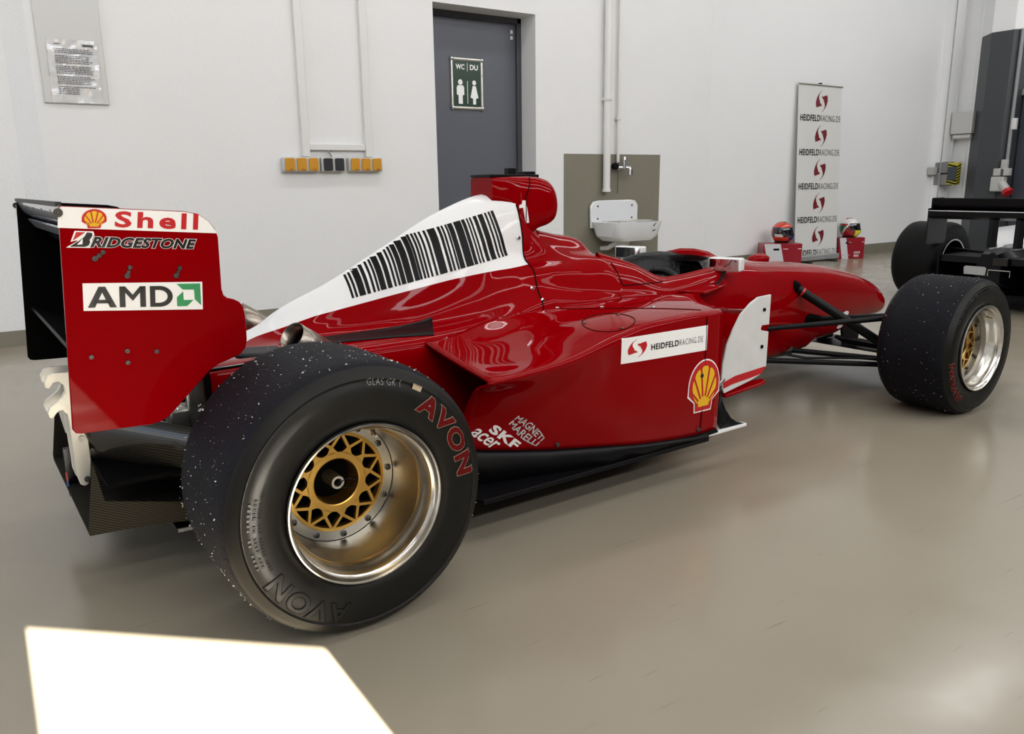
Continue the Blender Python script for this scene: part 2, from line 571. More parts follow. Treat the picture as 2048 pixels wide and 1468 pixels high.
# framed toilet sign on the door
sg = empty('toilet_sign', (3.155, 3.868, 1.885), 0, None, 'framed dark green WC and DU toilet sign with two white figures on grey door', 'sign')
SW, SH = .305, .405
b = MB()
for k in (-1, 1):
    b.tube([(k * SW / 2, 0, -SH / 2), (k * SW / 2, 0, SH / 2)], .014, 10)
    b.tube([(-SW / 2, 0, k * SH / 2), (SW / 2, 0, k * SH / 2)], .014, 10)
b.build('frame', ALU_SATIN, sg)
each('frame_corner', MB().sphere((0, 0, 0), .021, 10, 8), [(k * SW / 2, -.002, t * SH / 2) for k in (-1, 1) for t in (-1, 1)], STEEL, sg)
MB().box((0, .002, 0), (SW, .008, SH)).build('sign_panel', mat('dark green sign', (0.022, 0.05, 0.032, 1), 0.25), sg, smooth=0)
sf = lambda u, v: Vector(((u - .5) * SW, -.004, (v - .5) * SH))
T = lambda s, rect, **k: fit(text2d(s, **k), rect)
decal('sign_lettering', [T('WC', (.13, .42, .79, .90), bold=.03), T('DU', (.60, .87, .79, .90), bold=.03), quad2(.505, .52, .76, .93)], sf, WHITE_STICKER, sg)
def circ2(cu, cv, ru, rv, n=20):
    return poly([(cu + ru * math.cos(2 * PI * k / n), cv + rv * math.sin(2 * PI * k / n)) for k in range(n)])
man = poly([(.20, .08), (.34, .08), (.34, .26), (.395, .27), (.395, .42), (.36, .465), (.18, .465), (.145, .42), (.145, .27), (.20, .26)])
woman = poly([(.685, .08), (.785, .08), (.785, .2), (.87, .22), (.79, .465), (.68, .465), (.60, .22), (.685, .2)])
decal('sign_figures', [man, circ2(.27, .53, .075, .058), woman, circ2(.735, .53, .065, .052), quad2(.495, .515, .09, .56)], sf, WHITE_STICKER, sg)

# notice board and its paper
nb = MB().box((.045, W1 - .009, 2.27), (.375, .016, 1.40)).build('notice_board', mat('pale grey board', (0.60, 0.60, 0.59, 1), 0.35), bevel=.004)
tag(nb, 'pale grey wall panel carrying a laminated notice, left of cable trunking', 'notice board')
pp = empty('paper_notice', (.05, W1 - .019, 1.768), 0, None, 'wrinkled laminated printed page on the pale grey wall panel', 'notice')
b = MB()
NX, NZ = 22, 28
rows = []
for j in range(NZ + 1):
    row = []
    for i in range(NX + 1):
        u, v = i / NX - .5, j / NZ - .5
        h = .004 * math.sin(9 * u + 5 * v) * math.sin(14 * v - 3 * u) + random.uniform(0, .0045)
        row.append((u * .29 + .006 * v, -abs(h), v * .388))
    rows.append(row)
b.rows(rows, False)
b.build('page', mat('laminated paper', (0.66, 0.66, 0.67, 1), 0.2, coat=.6), pp, smooth=1.0)
sh = []
for k in range(27):
    v = .84 - k * .027
    if k in (3, 9, 15, 21):
        continue
    u = .14
    w_end = (.55 if k > 22 else random.uniform(.8, .9))
    while u < w_end:
        w = random.uniform(.02, .07)
        sh.append(quad2(u, min(u + w, w_end), v, v + .011))
        u += w + .012
pgf = lambda u, v: Vector(((u - .5) * .29 + .006 * (v - .5), -.0088, (v - .5) * .388))
decal('page_logo', [quad2(.70, .92, .90, .935)], pgf, mat('grey print', (.07, .07, .08, 1), .5), pp)
decal('page_heading', [quad2(.14, .26, .92, .93)], pgf, mat('grey print', (.07, .07, .08, 1), .5), pp)
decal('page_lettering', sh, lambda u, v: Vector(((u - .5) * .29 + .006 * (v - .5), -.0088, (v - .5) * .388)), mat('grey print', (.07, .07, .08, 1), .5), pp)

# cable trunking
def trunk(name, c, s, label):
    o = MB().box(c, s).build(name, PLASTIC_WHITE, None, bevel=.003)
    tag(o, label, 'trunking', 'white cable ducts over the sockets')
    return o
lean = 0
trunk('cable_trunking', (1.553, W1 - .02, (1.245 + ZC) / 2), (.058, .04, ZC - 1.245), 'upright white cable trunking left of pair, ending at left yellow sockets')
trunk('cable_trunking', (2.068, W1 - .02, (1.245 + ZC) / 2), (.058, .04, ZC - 1.245), 'upright white cable trunking right of pair, nearer the grey door')
trunk('cable_trunking', (1.81, W1 - .018, 1.318), (.455, .034, .045), 'short horizontal white trunking joining the two upright ducts above sockets')

# wall socket blocks with hinged lids
SOCK_BODY = mat('grey white socket body', (.52, .52, .50, 1), .4)
YEL_LID = mat('amber socket lid', (.56, .26, .012, 1), .35)
BLK_LID = mat('black socket lid', (.02, .022, .025, 1), .35)
LIDT = mat('red print', (.25, .03, .01, 1), .5)
def sockets(x, n, lid, label):
    w = .092
    r = empty('socket_block', (x, W1, 1.188), 0, None, label, 'wall sockets', 'wall socket blocks under the trunking')
    MB().box((n * w / 2, -.028, 0), (n * w + .012, .056, .108)).build('socket_body', SOCK_BODY, r, bevel=.01)
    for i in range(n):
        cx = (i + .5) * w
        o = MB().prism([(-.036, -.04), (-.029, -.047), (.029, -.047), (.036, -.04), (.036, .04), (.029, .047), (-.029, .047), (-.036, .04)], lambda u, v, q: (cx + u, -.056 - q, v), .013).build('socket_lid', lid, r, bevel=.003)
        if lid is YEL_LID:
            decal('lid_print', [T('TB1', (0, 1, 0, 1), bold=.02)], lambda u, v: Vector((cx - .012 + .03 * u, -.0705, -.042 + .009 * v)), LIDT, o)
sockets(1.365, 3, YEL_LID, 'row of three amber-lidded wall sockets, left end, under left trunking')
sockets(1.665, 2, BLK_LID, 'pair of black-lidded wall sockets between the two amber rows')
sockets(1.888, 3, YEL_LID, 'row of three amber-lidded wall sockets nearest the grey door')
o = MB().tube([(1.73, W1 - .03, 1.297), (1.733, W1 - .036, 1.275), (1.748, W1 - .034, 1.258), (1.75, W1 - .03, 1.242)], .006, 8).build('cable', mat('grey cable', (.25, .25, .25, 1), .5))
tag(o, 'short grey cable from horizontal trunking down to black-lidded sockets', 'cable')

# pipes above the sink
wp = MB().tube([(4.515, W1 - .055, .935), (4.515, W1 - .055, ZC)], .035, 20).build('waste_pipe', PIPE_WHITE)
tag(wp, 'thick white vertical pipe ending open above the washbasin', 'pipe')
MB().lathe([(.036, .0), (.041, .0), (.041, .03), (.036, .03)], 20, 'z', (4.515, W1 - .055, .935), closed=True).build('pipe_socket', PIPE_WHITE, wp)
MB().lathe([(.036, 0), (.043, 0), (.043, .025), (.036, .025)], 20, 'z', (4.515, W1 - .055, 1.78), closed=True).box((4.515, W1 - .012, 1.792), (.06, .024, .02)).build('pipe_clamp', PLASTIC_WHITE, wp)
tp = MB().tube([(4.672, W1 - .035, 1.215), (4.672, W1 - .035, ZC)], .015, 14).build('water_pipe', PIPE_WHITE)
tag(tp, 'thin white vertical water pipe running down to the wall tap', 'pipe')
MB().lathe([(.016, 0), (.022, 0), (.022, .025), (.016, .025)], 14, 'z', (4.672, W1 - .035, 1.61), closed=True).box((4.672, W1 - .01, 1.622), (.05, .02, .018)).build('pipe_clamp', PLASTIC_WHITE, tp)
tr = empty('wall_tap', (4.70, W1, 1.165), 0, None, 'chrome wall tap with black knob above the white washbasin', 'tap')
MB().tube([(-.028, -.035, .05), (-.028, -.035, -.02), (-.02, -.05, -.03)], .014, 10).tube([(-.03, -.035, 0), (.05, -.06, 0)], .012, 10).build('tap_inlet', STEEL, tr)
MB().tube([(.035, -.06, -.01), (.035, -.06, .075)], [.022, .014], 12).tube([(.05, -.06, .0), (.07, -.10, -.005), (.078, -.105, -.04)], .016, 12).lathe([(.001, -.02), (.024, -.02), (.024, .03), (.001, .03)], 12, 'z', (.078, -.105, -.05)).build('tap_body', STEEL, tr)
MB().tube([(.035, -.06, .07), (.035, -.06, .10)], [.018, .014], 12).build('tap_handle', STEEL, tr)
MB().lathe([(.001, -.05), (.028, -.05), (.034, -.04), (.034, -.01), (.001, -.01)], 20, 'y', (-.085, -.035, .01)).tube([(-.085, -.04, .01), (-.03, -.04, .0)], .008, 8).build('black_knob', BLACK, tr)
MB().tube([(-.028, -.04, -.03), (-.03, -.04, -.25)], .0035, 6).build('pull_rod', DARK_METAL, tr)

# washbasin
CER = mat('white ceramic', (.76, .77, .79, 1), .12, coat=.5)
sk = empty('washbasin', (4.64, W1 - .012, .64), 0, None, 'white ceramic washbasin with upright splash back on taupe wall patch', 'sink')
def rr(hx, hy, r, n=6, cx=0, cy=0):
    out = []
    for sx, sy, a0 in ((1, 1, 0), (-1, 1, 90), (-1, -1, 180), (1, -1, 270)):
        for k in range(n + 1):
            a = math.radians(a0 + 90 * k / n)
            out.append((cx + sx * (hx - r) + r * math.cos(a), cy + sy * (hy - r) + r * math.sin(a)))
    return out
b = MB()
rows = []
HY = .20
for z, hx, hy, r in ((-.17, .20, .13, .08), (-.165, .235, .155, .09), (-.12, .28, .185, .09), (0, .30, HY, .06), (.012, .302, HY + .002, .06), (.012, .275, HY - .025, .05), (-.02, .265, HY - .035, .05), (-.13, .22, .13, .08), (-.145, .05, .05, .04)):
    rows.append([(x, y - HY - .005, z) for x, y in rr(hx, hy, r)])
b.rows(rows, True, True)
b.build('basin', CER, sk)
b = MB().prism([(-.30, -.06), (.30, -.06), (.305, .15), (.27, .195), (.2, .205), (-.2, .205), (-.27, .195), (-.305, .15)], lambda u, v, w: (u, -.03 + w, v + .01), .03)
b.build('splash_back', CER, sk, bevel=.012, seg=3)
each('fixing_screw', MB().lathe([(.0005, -.034), (.008, -.034), (.009, -.03)], 10, 'y'), [(x, 0, z) for x in (-.22, .22) for z in (.04, .16)], DARK_METAL, sk)
b = MB()
for k in range(4):
    b.tube([(-.2 + .02, -.08 - .06 * k, .018), (.25, -.08 - .06 * k, .018)], .006, 8)
b.tube([(-.18, -.05, .018), (-.18, -.30, .018)], .006, 8).tube([(.25, -.05, .018), (.25, -.30, .018)], .006, 8)
b.build('bucket_grid', ALU_SATIN, sk)
b = MB().lathe([(.05, -.165), (.05, -.2), (.04, -.21), (.04, -.26), (.001, -.26)], 16, 'z', (-.02, -.2, 0)).tube([(-.02, -.2, -.20), (-.10, -.18, -.195), (-.13, -.15, -.21), (-.14, -.10, -.24), (-.14, .0, -.25)], .024, 12).lathe([(.001, -.24), (.035, -.24), (.035, -.62), (.001, -.62)], 14, 'z', (-.02, -.2, 0))
b.build('drain_trap', PLASTIC_WHITE, sk)
for p in ([(.16, -.408, -.03), (.20, -.402, .0)], [(.155, -.403, -.075), (.19, -.405, -.065)]):
    MB().tube(p, .0035, 6).build('scuff_mark', BLACK_MATT, sk)

# right hand end: wall post, wall ducts, control box, sockets, grey pier and gate
struct('trim_3', MB().box((XR - .16, W2 - .06, ZC / 2), (.32, .12, ZC)), WALL_SMOOTH, bevel=.005)
o = MB().box((XR - .06, 3.985, ZC / 2), (.036, .06, ZC)).build('cable_duct', PLASTIC_WHITE, None, bevel=.004)
tag(o, 'tall white cable duct standing in the right corner beside grey pier', 'trunking')
struct('trim_4', MB().box((XR - .02, 3.50, ZC / 2), (.04, .52, ZC)), WALL_SMOOTH, bevel=.003)
cb = MB().box((XR - .12, 3.80, 1.785), (.14, .30, .30)).build('junction_cabinet', mat('light grey cabinet', (.55, .55, .54, 1), .4), None, bevel=.004)
tag(cb, 'plain light grey square cabinet high on right wall beside grey pier', 'cabinet')
MB().tube([(XR - .12, 3.68, 1.60), (XR - .12, 3.93, 1.60)], .035, 12).build('cable_gland', PLASTIC_WHITE, cb)
hz = empty('control_box', (XR - .25, 3.86, 1.08), 0, None, 'grey control box with black and yellow striped front on right wall', 'control box')
MB().box((0, .09, .085), (.16, .19, .15)).box((0, .09, -.085), (.16, .19, .15)).box((.04, .09, 0), (.10, .19, .34)).build('box_body', mat('mid grey plastic', (.22, .22, .22, 1), .45), hz, bevel=.006)
fl = MB().box((-.03, -.075, 0), (.10, .14, .31)).build('striped_panel', mat('hazard yellow', (.50, .42, .03, 1), .4), hz, bevel=.004)
sh = []
for k in range(8):
    z0 = -.155 + k * .04
    sh.append(poly([(0, z0), (.12, z0 + .03), (.12, z0 + .05), (0, z0 + .02)]))
decal('hazard_stripes', [q for q in sh if q[0][1][1] < .13], lambda u, v: Vector((-.0812, -.145 + u * 1.15, v)), BLACK_STICKER, hz)
decal('hazard_stripes', [q for q in sh if q[0][1][1] < .13], lambda u, v: Vector((-.08 + u * .8, -.1462, v)), BLACK_STICKER, hz)
MB().box((-.095, -.085, 0), (.025, .12, .19)).build('cover_flap', mat('slate plastic', (.04, .05, .065, 1), .4), hz, bevel=.006)
for (px, py, pz, lab) in ((XR - .40, W2 - .03, 1.12, 'small grey socket on white wall just left of the striped control box'),):
    s_ = empty('wall_socket', (px, py, pz), 0, None, lab, 'wall socket')
    MB().box((0, -.02, 0), (.11, .09, .11)).build('socket_body', mat('pale grey plastic', (.42, .42, .40, 1), .45), s_, bevel=.008)
    for k in (0, 1):
        MB().box((.075 + .055 * k, -.02, 0), (.035, .08, .10)).build('socket_lid', BLACK, s_, bevel=.008)
    MB().tube([(.08, -.02, .06), (.1, -.02, .12), (.14, -.0, .14)], .006, 8).build('cable_loop', BLACK, s_)
o = MB().tube([(XR - .345, W2 - .135, .134), (XR - .345, W2 - .135, ZC)], .008, 8).build('conduit', mat('thin grey conduit', (.35, .35, .35, 1), .5))
tag(o, 'thin grey vertical conduit along the edge of the white wall post', 'pipe')
# grey pier
b = MB()
b.prism([(XR - .30, 3.47), (XR - .30, 3.18), (XR - .22, 3.10), (XR, 3.10), (XR, 3.72), (XR - .05, 3.72), (XR - .30, 3.47)][:6], lambda u, v, w: (u, v, w), 2.93)
struct('trim_5', b, DARK_GREY, bevel=.004)
b = MB()
b.prism([(XR - .30, 3.47), (XR - .30, 3.18), (XR - .22, 3.10), (XR, 3.10), (XR, 3.72), (XR - .05, 3.72)], lambda u, v, w: (u, v, 2.93 + w), ZC - 2.93)
struct('trim_6', b, WALL_SMOOTH, bevel=.004)
struct('door_2', MB().box((XR - .02, 1.75, 1.05), (.06, 2.66, 2.10)), mat('slate gate paint', (.055, .062, .08, 1), .4), bevel=.004)
struct('trim_7', MB().box((XR - .03, 1.75, 2.14), (.08, 2.7, .08)), mat('grey gate rail', (.35, .35, .34, 1), .5), bevel=.004)
cd = MB().tube([(XR - .27, 3.085, 1.15), (XR - .27, 3.085, 2.93)], .022, 10).build('conduit', mat('grey steel conduit', (.30, .30, .31, 1), .4))
tag(cd, 'grey steel conduit running down the dark pier to red power socket', 'pipe')
MB().box((XR - .27, 3.05, 1.72), (.06, .06, .15)).build('conduit_box', PLASTIC_WHITE, cd, bevel=.008)
rs = empty('power_socket', (XR - .33, 3.13, 1.02), 0, None, 'grey industrial power socket with red ring on dark pier', 'socket')
SOK = mat('socket grey', (.50, .50, .48, 1), .4)
MB().box((0, -.05, .17), (.06, .08, .13)).build('cable_entry', SOK, rs, bevel=.008)
MB().box((-.01, .02, .07), (.10, .09, .10)).box((-.01, -.10, .07), (.10, .07, .10)).build('twin_socket', SOK, rs, bevel=.008)
MB().box((-.01, -.0, -.09), (.12, .17, .20)).build('socket_body', SOK, rs, bevel=.015)
d_ = Vector((-.25, -.65, -.7)).normalized()
MB().tube([Vector((-.02, -.04, -.07)), Vector((-.02, -.04, -.07)) + d_ * .17], [.055, .06], 16).build('socket_barrel', SOK, rs)
MB().tube([Vector((-.02, -.04, -.07)) + d_ * .15, Vector((-.02, -.04, -.07)) + d_ * .20], [.068, .068], 16).build('red_ring', RED_STICKER, rs)

# ceiling lamps: long fluorescent battens
LAMP = mat('lamp tube', (.9, .9, .9, 1), .5, emis=(1.0, .98, .95, 20.0))
for i, (x, y, lab) in enumerate(((2.0, -1.6, 'near long ceiling lamp over the red car'), (2.0, 1.6, 'middle long ceiling lamp by the back wall'), (7.5, -1.6, 'far near-side long ceiling lamp'), (7.5, 1.6, 'far long ceiling lamp above the black car'))):
    r = empty('ceiling_lamp', (x, y, ZC), 0, None, lab, 'lamp', 'long ceiling lamps')
    MB().box((0, 0, -.05), (4.4, .16, .1)).build('lamp_housing', PLASTIC_WHITE, r)
    MB().tube([(-2.1, 0, -.13), (2.1, 0, -.13)], .03, 8).build('lamp_tube', LAMP, r)
# ------------------------------------------------------------------ the red car (built in its own frame: x forward, y left, z up)
car = empty('formula_race_car', (0, 0, 0), 0.03514, None, 'red single-seat racing car with white barcode engine cover and big rear slicks', 'race car')

def pchip(xs, ys):
    n = len(xs)
    h = [xs[i + 1] - xs[i] for i in range(n - 1)]
    d = [(ys[i + 1] - ys[i]) / h[i] for i in range(n - 1)]
    m = [0] * n
    m[0], m[-1] = d[0], d[-1]
    for i in range(1, n - 1):
        if d[i - 1] * d[i] > 0:
            w1, w2 = 2 * h[i] + h[i - 1], h[i] + 2 * h[i - 1]
            m[i] = (w1 + w2) / (w1 / d[i - 1] + w2 / d[i])
    def f(x):
        i = 0
        while i < n - 2 and x > xs[i + 1]:
            i += 1
        t = (x - xs[i]) / h[i]
        return ((2 * t ** 3 - 3 * t ** 2 + 1) * ys[i] + (t ** 3 - 2 * t ** 2 + t) * h[i] * m[i] + (-2 * t ** 3 + 3 * t ** 2) * ys[i + 1] + (t ** 3 - t ** 2) * h[i] * m[i + 1])
    return f

def catmull(P, sub):
    out = []
    n = len(P)
    for i in range(n - 1):
        p0 = P[i - 1] if i > 0 else P[i] * 2 - P[i + 1]
        p1, p2 = P[i], P[i + 1]
        p3 = P[i + 2] if i + 2 < n else P[i + 1] * 2 - P[i]
        for k in range(sub):
            t = k / sub
            out.append(0.5 * ((2 * p1) + (p2 - p0) * t + (2 * p0 - 5 * p1 + 4 * p2 - p3) * t * t + (3 * p1 - p0 - 3 * p2 + p3) * t ** 3))
    out.append(P[-1])
    return out

def loft(stations, nx=40, sub=5, x0=None, x1=None, sym=True):
    """stations: [(x, [(y, z) or (x, y, z) ...])]; returns rows of points of the right half (and mirrored left half)"""
    xs = [s[0] for s in stations]
    m = len(stations[0][1])
    P = [[(p if len(p) == 3 else (s[0], p[0], p[1])) for p in s[1]] for s in stations]
    F = [[pchip(xs, [P[i][k][c] for i in range(len(xs))]) for c in range(3)] for k in range(m)]
    x0 = xs[0] if x0 is None else x0
    x1 = xs[-1] if x1 is None else x1
    pos = sorted(set([x0 + (x1 - x0) * i / nx for i in range(nx + 1)] + [x for x in xs if x0 <= x <= x1]))
    rows = []
    for x in pos:
        c = [Vector([F[k][j](x) for j in range(3)]) for k in range(m)]
        r = catmull(c, sub)
        if sym:
            if abs(r[0].y) < 1e-6:
                r = [Vector((p.x, -p.y, p.z)) for p in reversed(r[1:])] + r
            else:
                r = [Vector((p.x, -p.y, p.z)) for p in reversed(r)] + r
        rows.append(r)
    return rows

# --- engine cover
EC = [
 (-.17, [(0,.562),(-.02,.562),(-.05,.5615),(-.08,.561),(-.11,.5605),(-.14,.560),(-.20,.559),(-.316,.551),(-.32,.45),(-.31,.33)]),
 (-.05, [(0,.573),(-.02,.572),(-.045,.5695),(-.075,.567),(-.105,.565),(-.135,.563),(-.20,.561),(-.322,.553),(-.325,.45),(-.315,.32)]),
 (.05,  [(0,.597),(-.018,.594),(-.042,.587),(-.07,.579),(-.098,.572),(-.13,.567),(-.20,.563),(-.326,.554),(-.33,.44),(-.32,.3)]),
 (.15,  [(0,.655),(-.016,.650),(-.045,.628),(-.073,.604),(-.10,.584),(-.13,.571),(-.19,.565),(-.327,.555),(-.335,.44),(-.325,.28)]),
 (.30,  [(0,.717),(-.016,.711),(-.050,.682),(-.080,.647),(-.106,.611),(-.134,.580),(-.18,.568),(-.328,.556),(-.338,.44),(-.33,.27)]),
 (.50,  [(0,.817),(-.018,.810),(-.055,.770),(-.088,.712),(-.117,.655),(-.148,.598),(-.19,.573),(-.328,.557),(-.34,.44),(-.34,.25)]),
 (.75,  [(0,.940),(-.022,.933),(-.07,.885),(-.105,.81),(-.135,.735),(-.175,.660),(-.235,.606),(-.332,.580),(-.36,.5),(-.36,.25)]),
 (.93,  [(0,.994),(-.04,.985),(-.09,.95),(-.125,.86),(-.145,.775),(-.204,.728),(-.262,.668),(-.332,.608),(-.36,.5),(-.36,.25)]),
 (1.0,  [(0,.998),(-.05,.99),(-.112,.955),(-.145,.86),(-.158,.768),(-.225,.727),(-.275,.672),(-.335,.610),(-.36,.5),(-.36,.25)]),
]
def ec_paint():
    m = RED.copy(); m.name = 'red and white engine cover paint'
    nt = m.node_tree; p = nt.nodes['Principled BSDF']
    tc = nt.nodes.new('ShaderNodeTexCoord'); sx = nt.nodes.new('ShaderNodeSeparateXYZ')
    nt.links.new(tc.outputs['Object'], sx.inputs[0])
    def M(op, a, b=None):
        n = nt.nodes.new('ShaderNodeMath'); n.operation = op
        for i, q in enumerate((a, b)):
            if q is None: continue
            if isinstance(q, (int, float)): n.inputs[i].default_value = q
            else: nt.links.new(q, n.inputs[i])
        return n.outputs[0]
    X, Z = sx.outputs[0], sx.outputs[2]
    cv = nt.nodes.new('ShaderNodeFloatCurve')   # height of the lower white edge along x
    c = cv.mapping.curves[0]
    WE = WHITE_EDGE
    c.points[0].location = ((WE[0][0] + .2) / 1.3, WE[0][1]); c.points[1].location = ((WE[-1][0] + .2) / 1.3, WE[-1][1])
    for x, z in WE[1:-1]:
        c.points.new((x + .2) / 1.3, z)
    for q in c.points: q.handle_type = 'VECTOR'
    cv.mapping.update()
    nt.links.new(M('DIVIDE', M('ADD', X, .2), 1.3), cv.inputs['Value'])
    low = M('GREATER_THAN', Z, cv.outputs[0])
    e1 = M('MULTIPLY', M('SUBTRACT', X, .93), 1 / .125); e2 = M('MULTIPLY', M('SUBTRACT', Z, .905), 1 / .092)
    ins = M('LESS_THAN', M('ADD', M('MULTIPLY', e1, e1), M('MULTIPLY', e2, e2)), 1.0)
    left = M('LESS_THAN', X, .93); below = M('LESS_THAN', Z, .905)
    arc = M('MAXIMUM', M('MAXIMUM', left, below), ins)
    f = M('MULTIPLY', low, arc)
    mx = nt.nodes.new('ShaderNodeMix'); mx.data_type = 'RGBA'
    mx.inputs[6].default_value = RED.node_tree.nodes['Principled BSDF'].inputs['Base Color'].default_value
    mx.inputs[7].default_value = (.80, .80, .80, 1)
    nt.links.new(f, mx.inputs[0]); nt.links.new(mx.outputs[2], p.inputs['Base Color'])
    return m
WHITE_EDGE = [(-.2, .582), (-.003, .570), (.12, .600), (.2312, .6284), (.4485, .6668), (.6984, .711), (.8803, .7351), (.9935, .7473), (1.1, .759)]
b = MB(); ec_rows = loft(EC, 44, 6)
b.rows(ec_rows, False)
engine_cover = b.build('engine_cover', ec_paint(), car, smooth=1.2)
engine_cover['label'] = 'red engine cover with white shark-fin shaped panel'

def bvh_of(o):
    bm = bmesh.new(); bm.from_mesh(o.data)
    t = BVHTree.FromBMesh(bm); bm.free()
    return t
EC_T = bvh_of(engine_cover)
def on_side(tree, off, ydef=-.7, side=-1):
    """puts (x, z) on the flank of a body seen from the side"""
    def f(x, z):
        h = tree.ray_cast(Vector((x, side * 3, z)), Vector((0, -side, 0)))
        k = 0
        while h[0] is None and k < 25:
            k += 1; z -= .001
            h = tree.ray_cast(Vector((x, side * 3, z)), Vector((0, -side, 0)))
        if h[0] is None:
            return Vector((x, ydef, z))
        n = h[1] if h[1].y * side > 0 else -h[1]
        return h[0] + n * off
    return f

# barcode
BAR = [0.3284,0.336,0.3422,0.3498,0.356,0.3777,0.3832,0.3949,0.4043,0.4122,0.4193,0.4265,0.4308,0.4512,0.4572,0.473,0.4808,0.4884,0.495,0.5028,0.5073,0.5234,0.5271,0.5508,0.5562,0.5744,0.5757,0.5848,0.5907,0.5986,0.6035,0.611,0.6183,0.6262,0.6362,0.6448,0.6522,0.6815,0.6913,0.7019,0.7075,0.7153,0.7235,0.7308,0.7339,0.7537,0.76,0.7895,0.7933,0.8069,0.814,0.8204,0.8268,0.8339,0.8434,0.8571,0.8643,0.8844,0.8926,0.9003,0.9083,0.9158,0.9209,0.9321]
spx = [s[0] for s in EC]; spz = [s[1][0][1] for s in EC]
spine = pchip(spx, spz)
fside = on_side(EC_T, .0012)
bars = []
BARX = pchip([.328, .4265, .536, .651, .793, .931], [.36, .4558, .561, .669, .8023, .9357])
BARD = pchip([.30, .36, .66, .94], [.006, .004, -.003, -.027])
BARH = pchip([.30, .66, .9357], [.140, .147, .157])
for i in range(0, len(BAR), 2):
    x0, x1 = BARX(BAR[i]), BARX(BAR[i + 1])
    def pt(x, t):
        return (x + BARD(x) * t, .6726 + (x - .36) * .187 + BARH(x) * t)
    tm = 1.0
    for k in range(81):
        t = 1 - k / 80
        xm, zm = pt((x0 + x1) / 2, t)
        if zm < spine(xm) - .004:
            tm = t
            break
    n = 10
    vs = [pt(x0, tm * j / n) for j in range(n + 1)] + [pt(x1, tm * j / n) for j in range(n + 1)]
    bars.append((vs, [(j, n + 1 + j, n + 2 + j, j + 1) for j in range(n)]))
decal('barcode_sticker', bars, lambda u, v: fside(u, v), BLACK_STICKER, engine_cover, .02, 'black barcode bars')

# --- side pods
def sidepod(s):
    S = [
     (.48, [(-.33,.553),(-.45,.532),(-.58,.512),(-.66,.500),(-.685,.492),(-.678,.478),(-.61,.445),(-.55,.36),(-.52,.25)]),
     (.56, [(-.33,.558),(-.45,.532),(-.58,.510),(-.67,.504),(-.697,.497),(-.688,.478),(-.635,.43),(-.58,.34),(-.555,.24)]),
     (.75, [(-.325,.597),(-.42,.557),(-.56,.537),(-.672,.524),(-.70,.515),(-.696,.49),(-.66,.41),(-.63,.31),(-.605,.216)]),
     (.96, [(-.325,.610),(-.43,.594),(-.56,.590),(-.672,.574),(-.701,.561),(-.702,.53),(-.690,.42),(-.675,.3),(-.655,.198)]),
     (1.1, [(-.345,.614),(-.45,.608),(-.56,.606),(-.672,.596),(-.702,.584),(-.704,.55),(-.701,.42),(-.692,.3),(-.68,.184)]),
     (1.35,[(-.375,.614),(-.46,.612),(-.57,.610),(-.672,.604),(-.702,.593),(-.705,.56),(-.705,.42),(-.702,.3),(-.695,.17)]),
     (1.44,[(1.70,-.375,.606),(1.60,-.46,.607),(1.50,-.57,.606),(1.45,-.672,.602),(1.44,-.700,.592),(1.44,-.704,.56),(1.44,-.704,.42),(1.44,-.702,.3),(1.44,-.698,.175)]),
    ]
    rows = loft(S, 36, 7, sym=False)
    if s > 0:
        rows = [[Vector((p.x, -p.y, p.z)) for p in r] for r in rows]
    o = MB().rows(rows, False).build('sidepod', [RED, BLACK_MATT], car, smooth=0.61, solid=.008, solid_off=-1 if s < 0 else 1, recalc=False)  # inside of the shell painted black for the shade in the open rear
    return o
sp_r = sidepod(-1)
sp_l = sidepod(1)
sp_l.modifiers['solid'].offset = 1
SP_T = bvh_of(sp_r)
SPF = on_side(SP_T, .0015)
SPF2 = on_side(SP_T, .0026)
SPF3 = on_side(SP_T, .0036)
def on_quad(fn, tl, tr, br, bl):
    q = bilin((tl[0], 0, tl[1]), (tr[0], 0, tr[1]), (br[0], 0, br[1]), (bl[0], 0, bl[1]))
    def f(u, v):
        p = q(u, v)
        return fn(p.x, p.z)
    return f
# team sticker on the flank
Q = ((.965,.559),(1.361,.557),(1.359,.471),(.970,.476))
decal('team_sticker', [quad2(0, 1, 0, 1)], on_quad(SPF, *Q), WHITE_STICKER, sp_r, .03)
decal('team_emblem', place2(swoosh(), (.065, .28, .16, .91)), on_quad(SPF2, *Q), RED_STICKER, sp_r, .02)
decal('team_lettering', [T('HEIDFELD', (.325, .645, .37, .60), bold=.022, space=1.12)], on_quad(SPF2, *Q), BLACK_STICKER, sp_r, .02)
decal('team_lettering', [T('RACING.DE', (.655, .945, .37, .60), bold=-.014, space=1.15)], on_quad(SPF2, *Q), BLACK_STICKER, sp_r, .02)
Q = ((1.285,.432),(1.428,.432),(1.428,.262),(1.285,.262))
decal('scallop_emblem', [shell_outline(.05)], on_quad(SPF, *Q), WHITE_STICKER, sp_r, .02)
decal('scallop_emblem', [shell_outline(.02)], on_quad(SPF2, *Q), RED_STICKER, sp_r, .02)
decal('scallop_ribs', shell_ribs(), on_quad(SPF3, *Q), YELLOW, sp_r, .02)
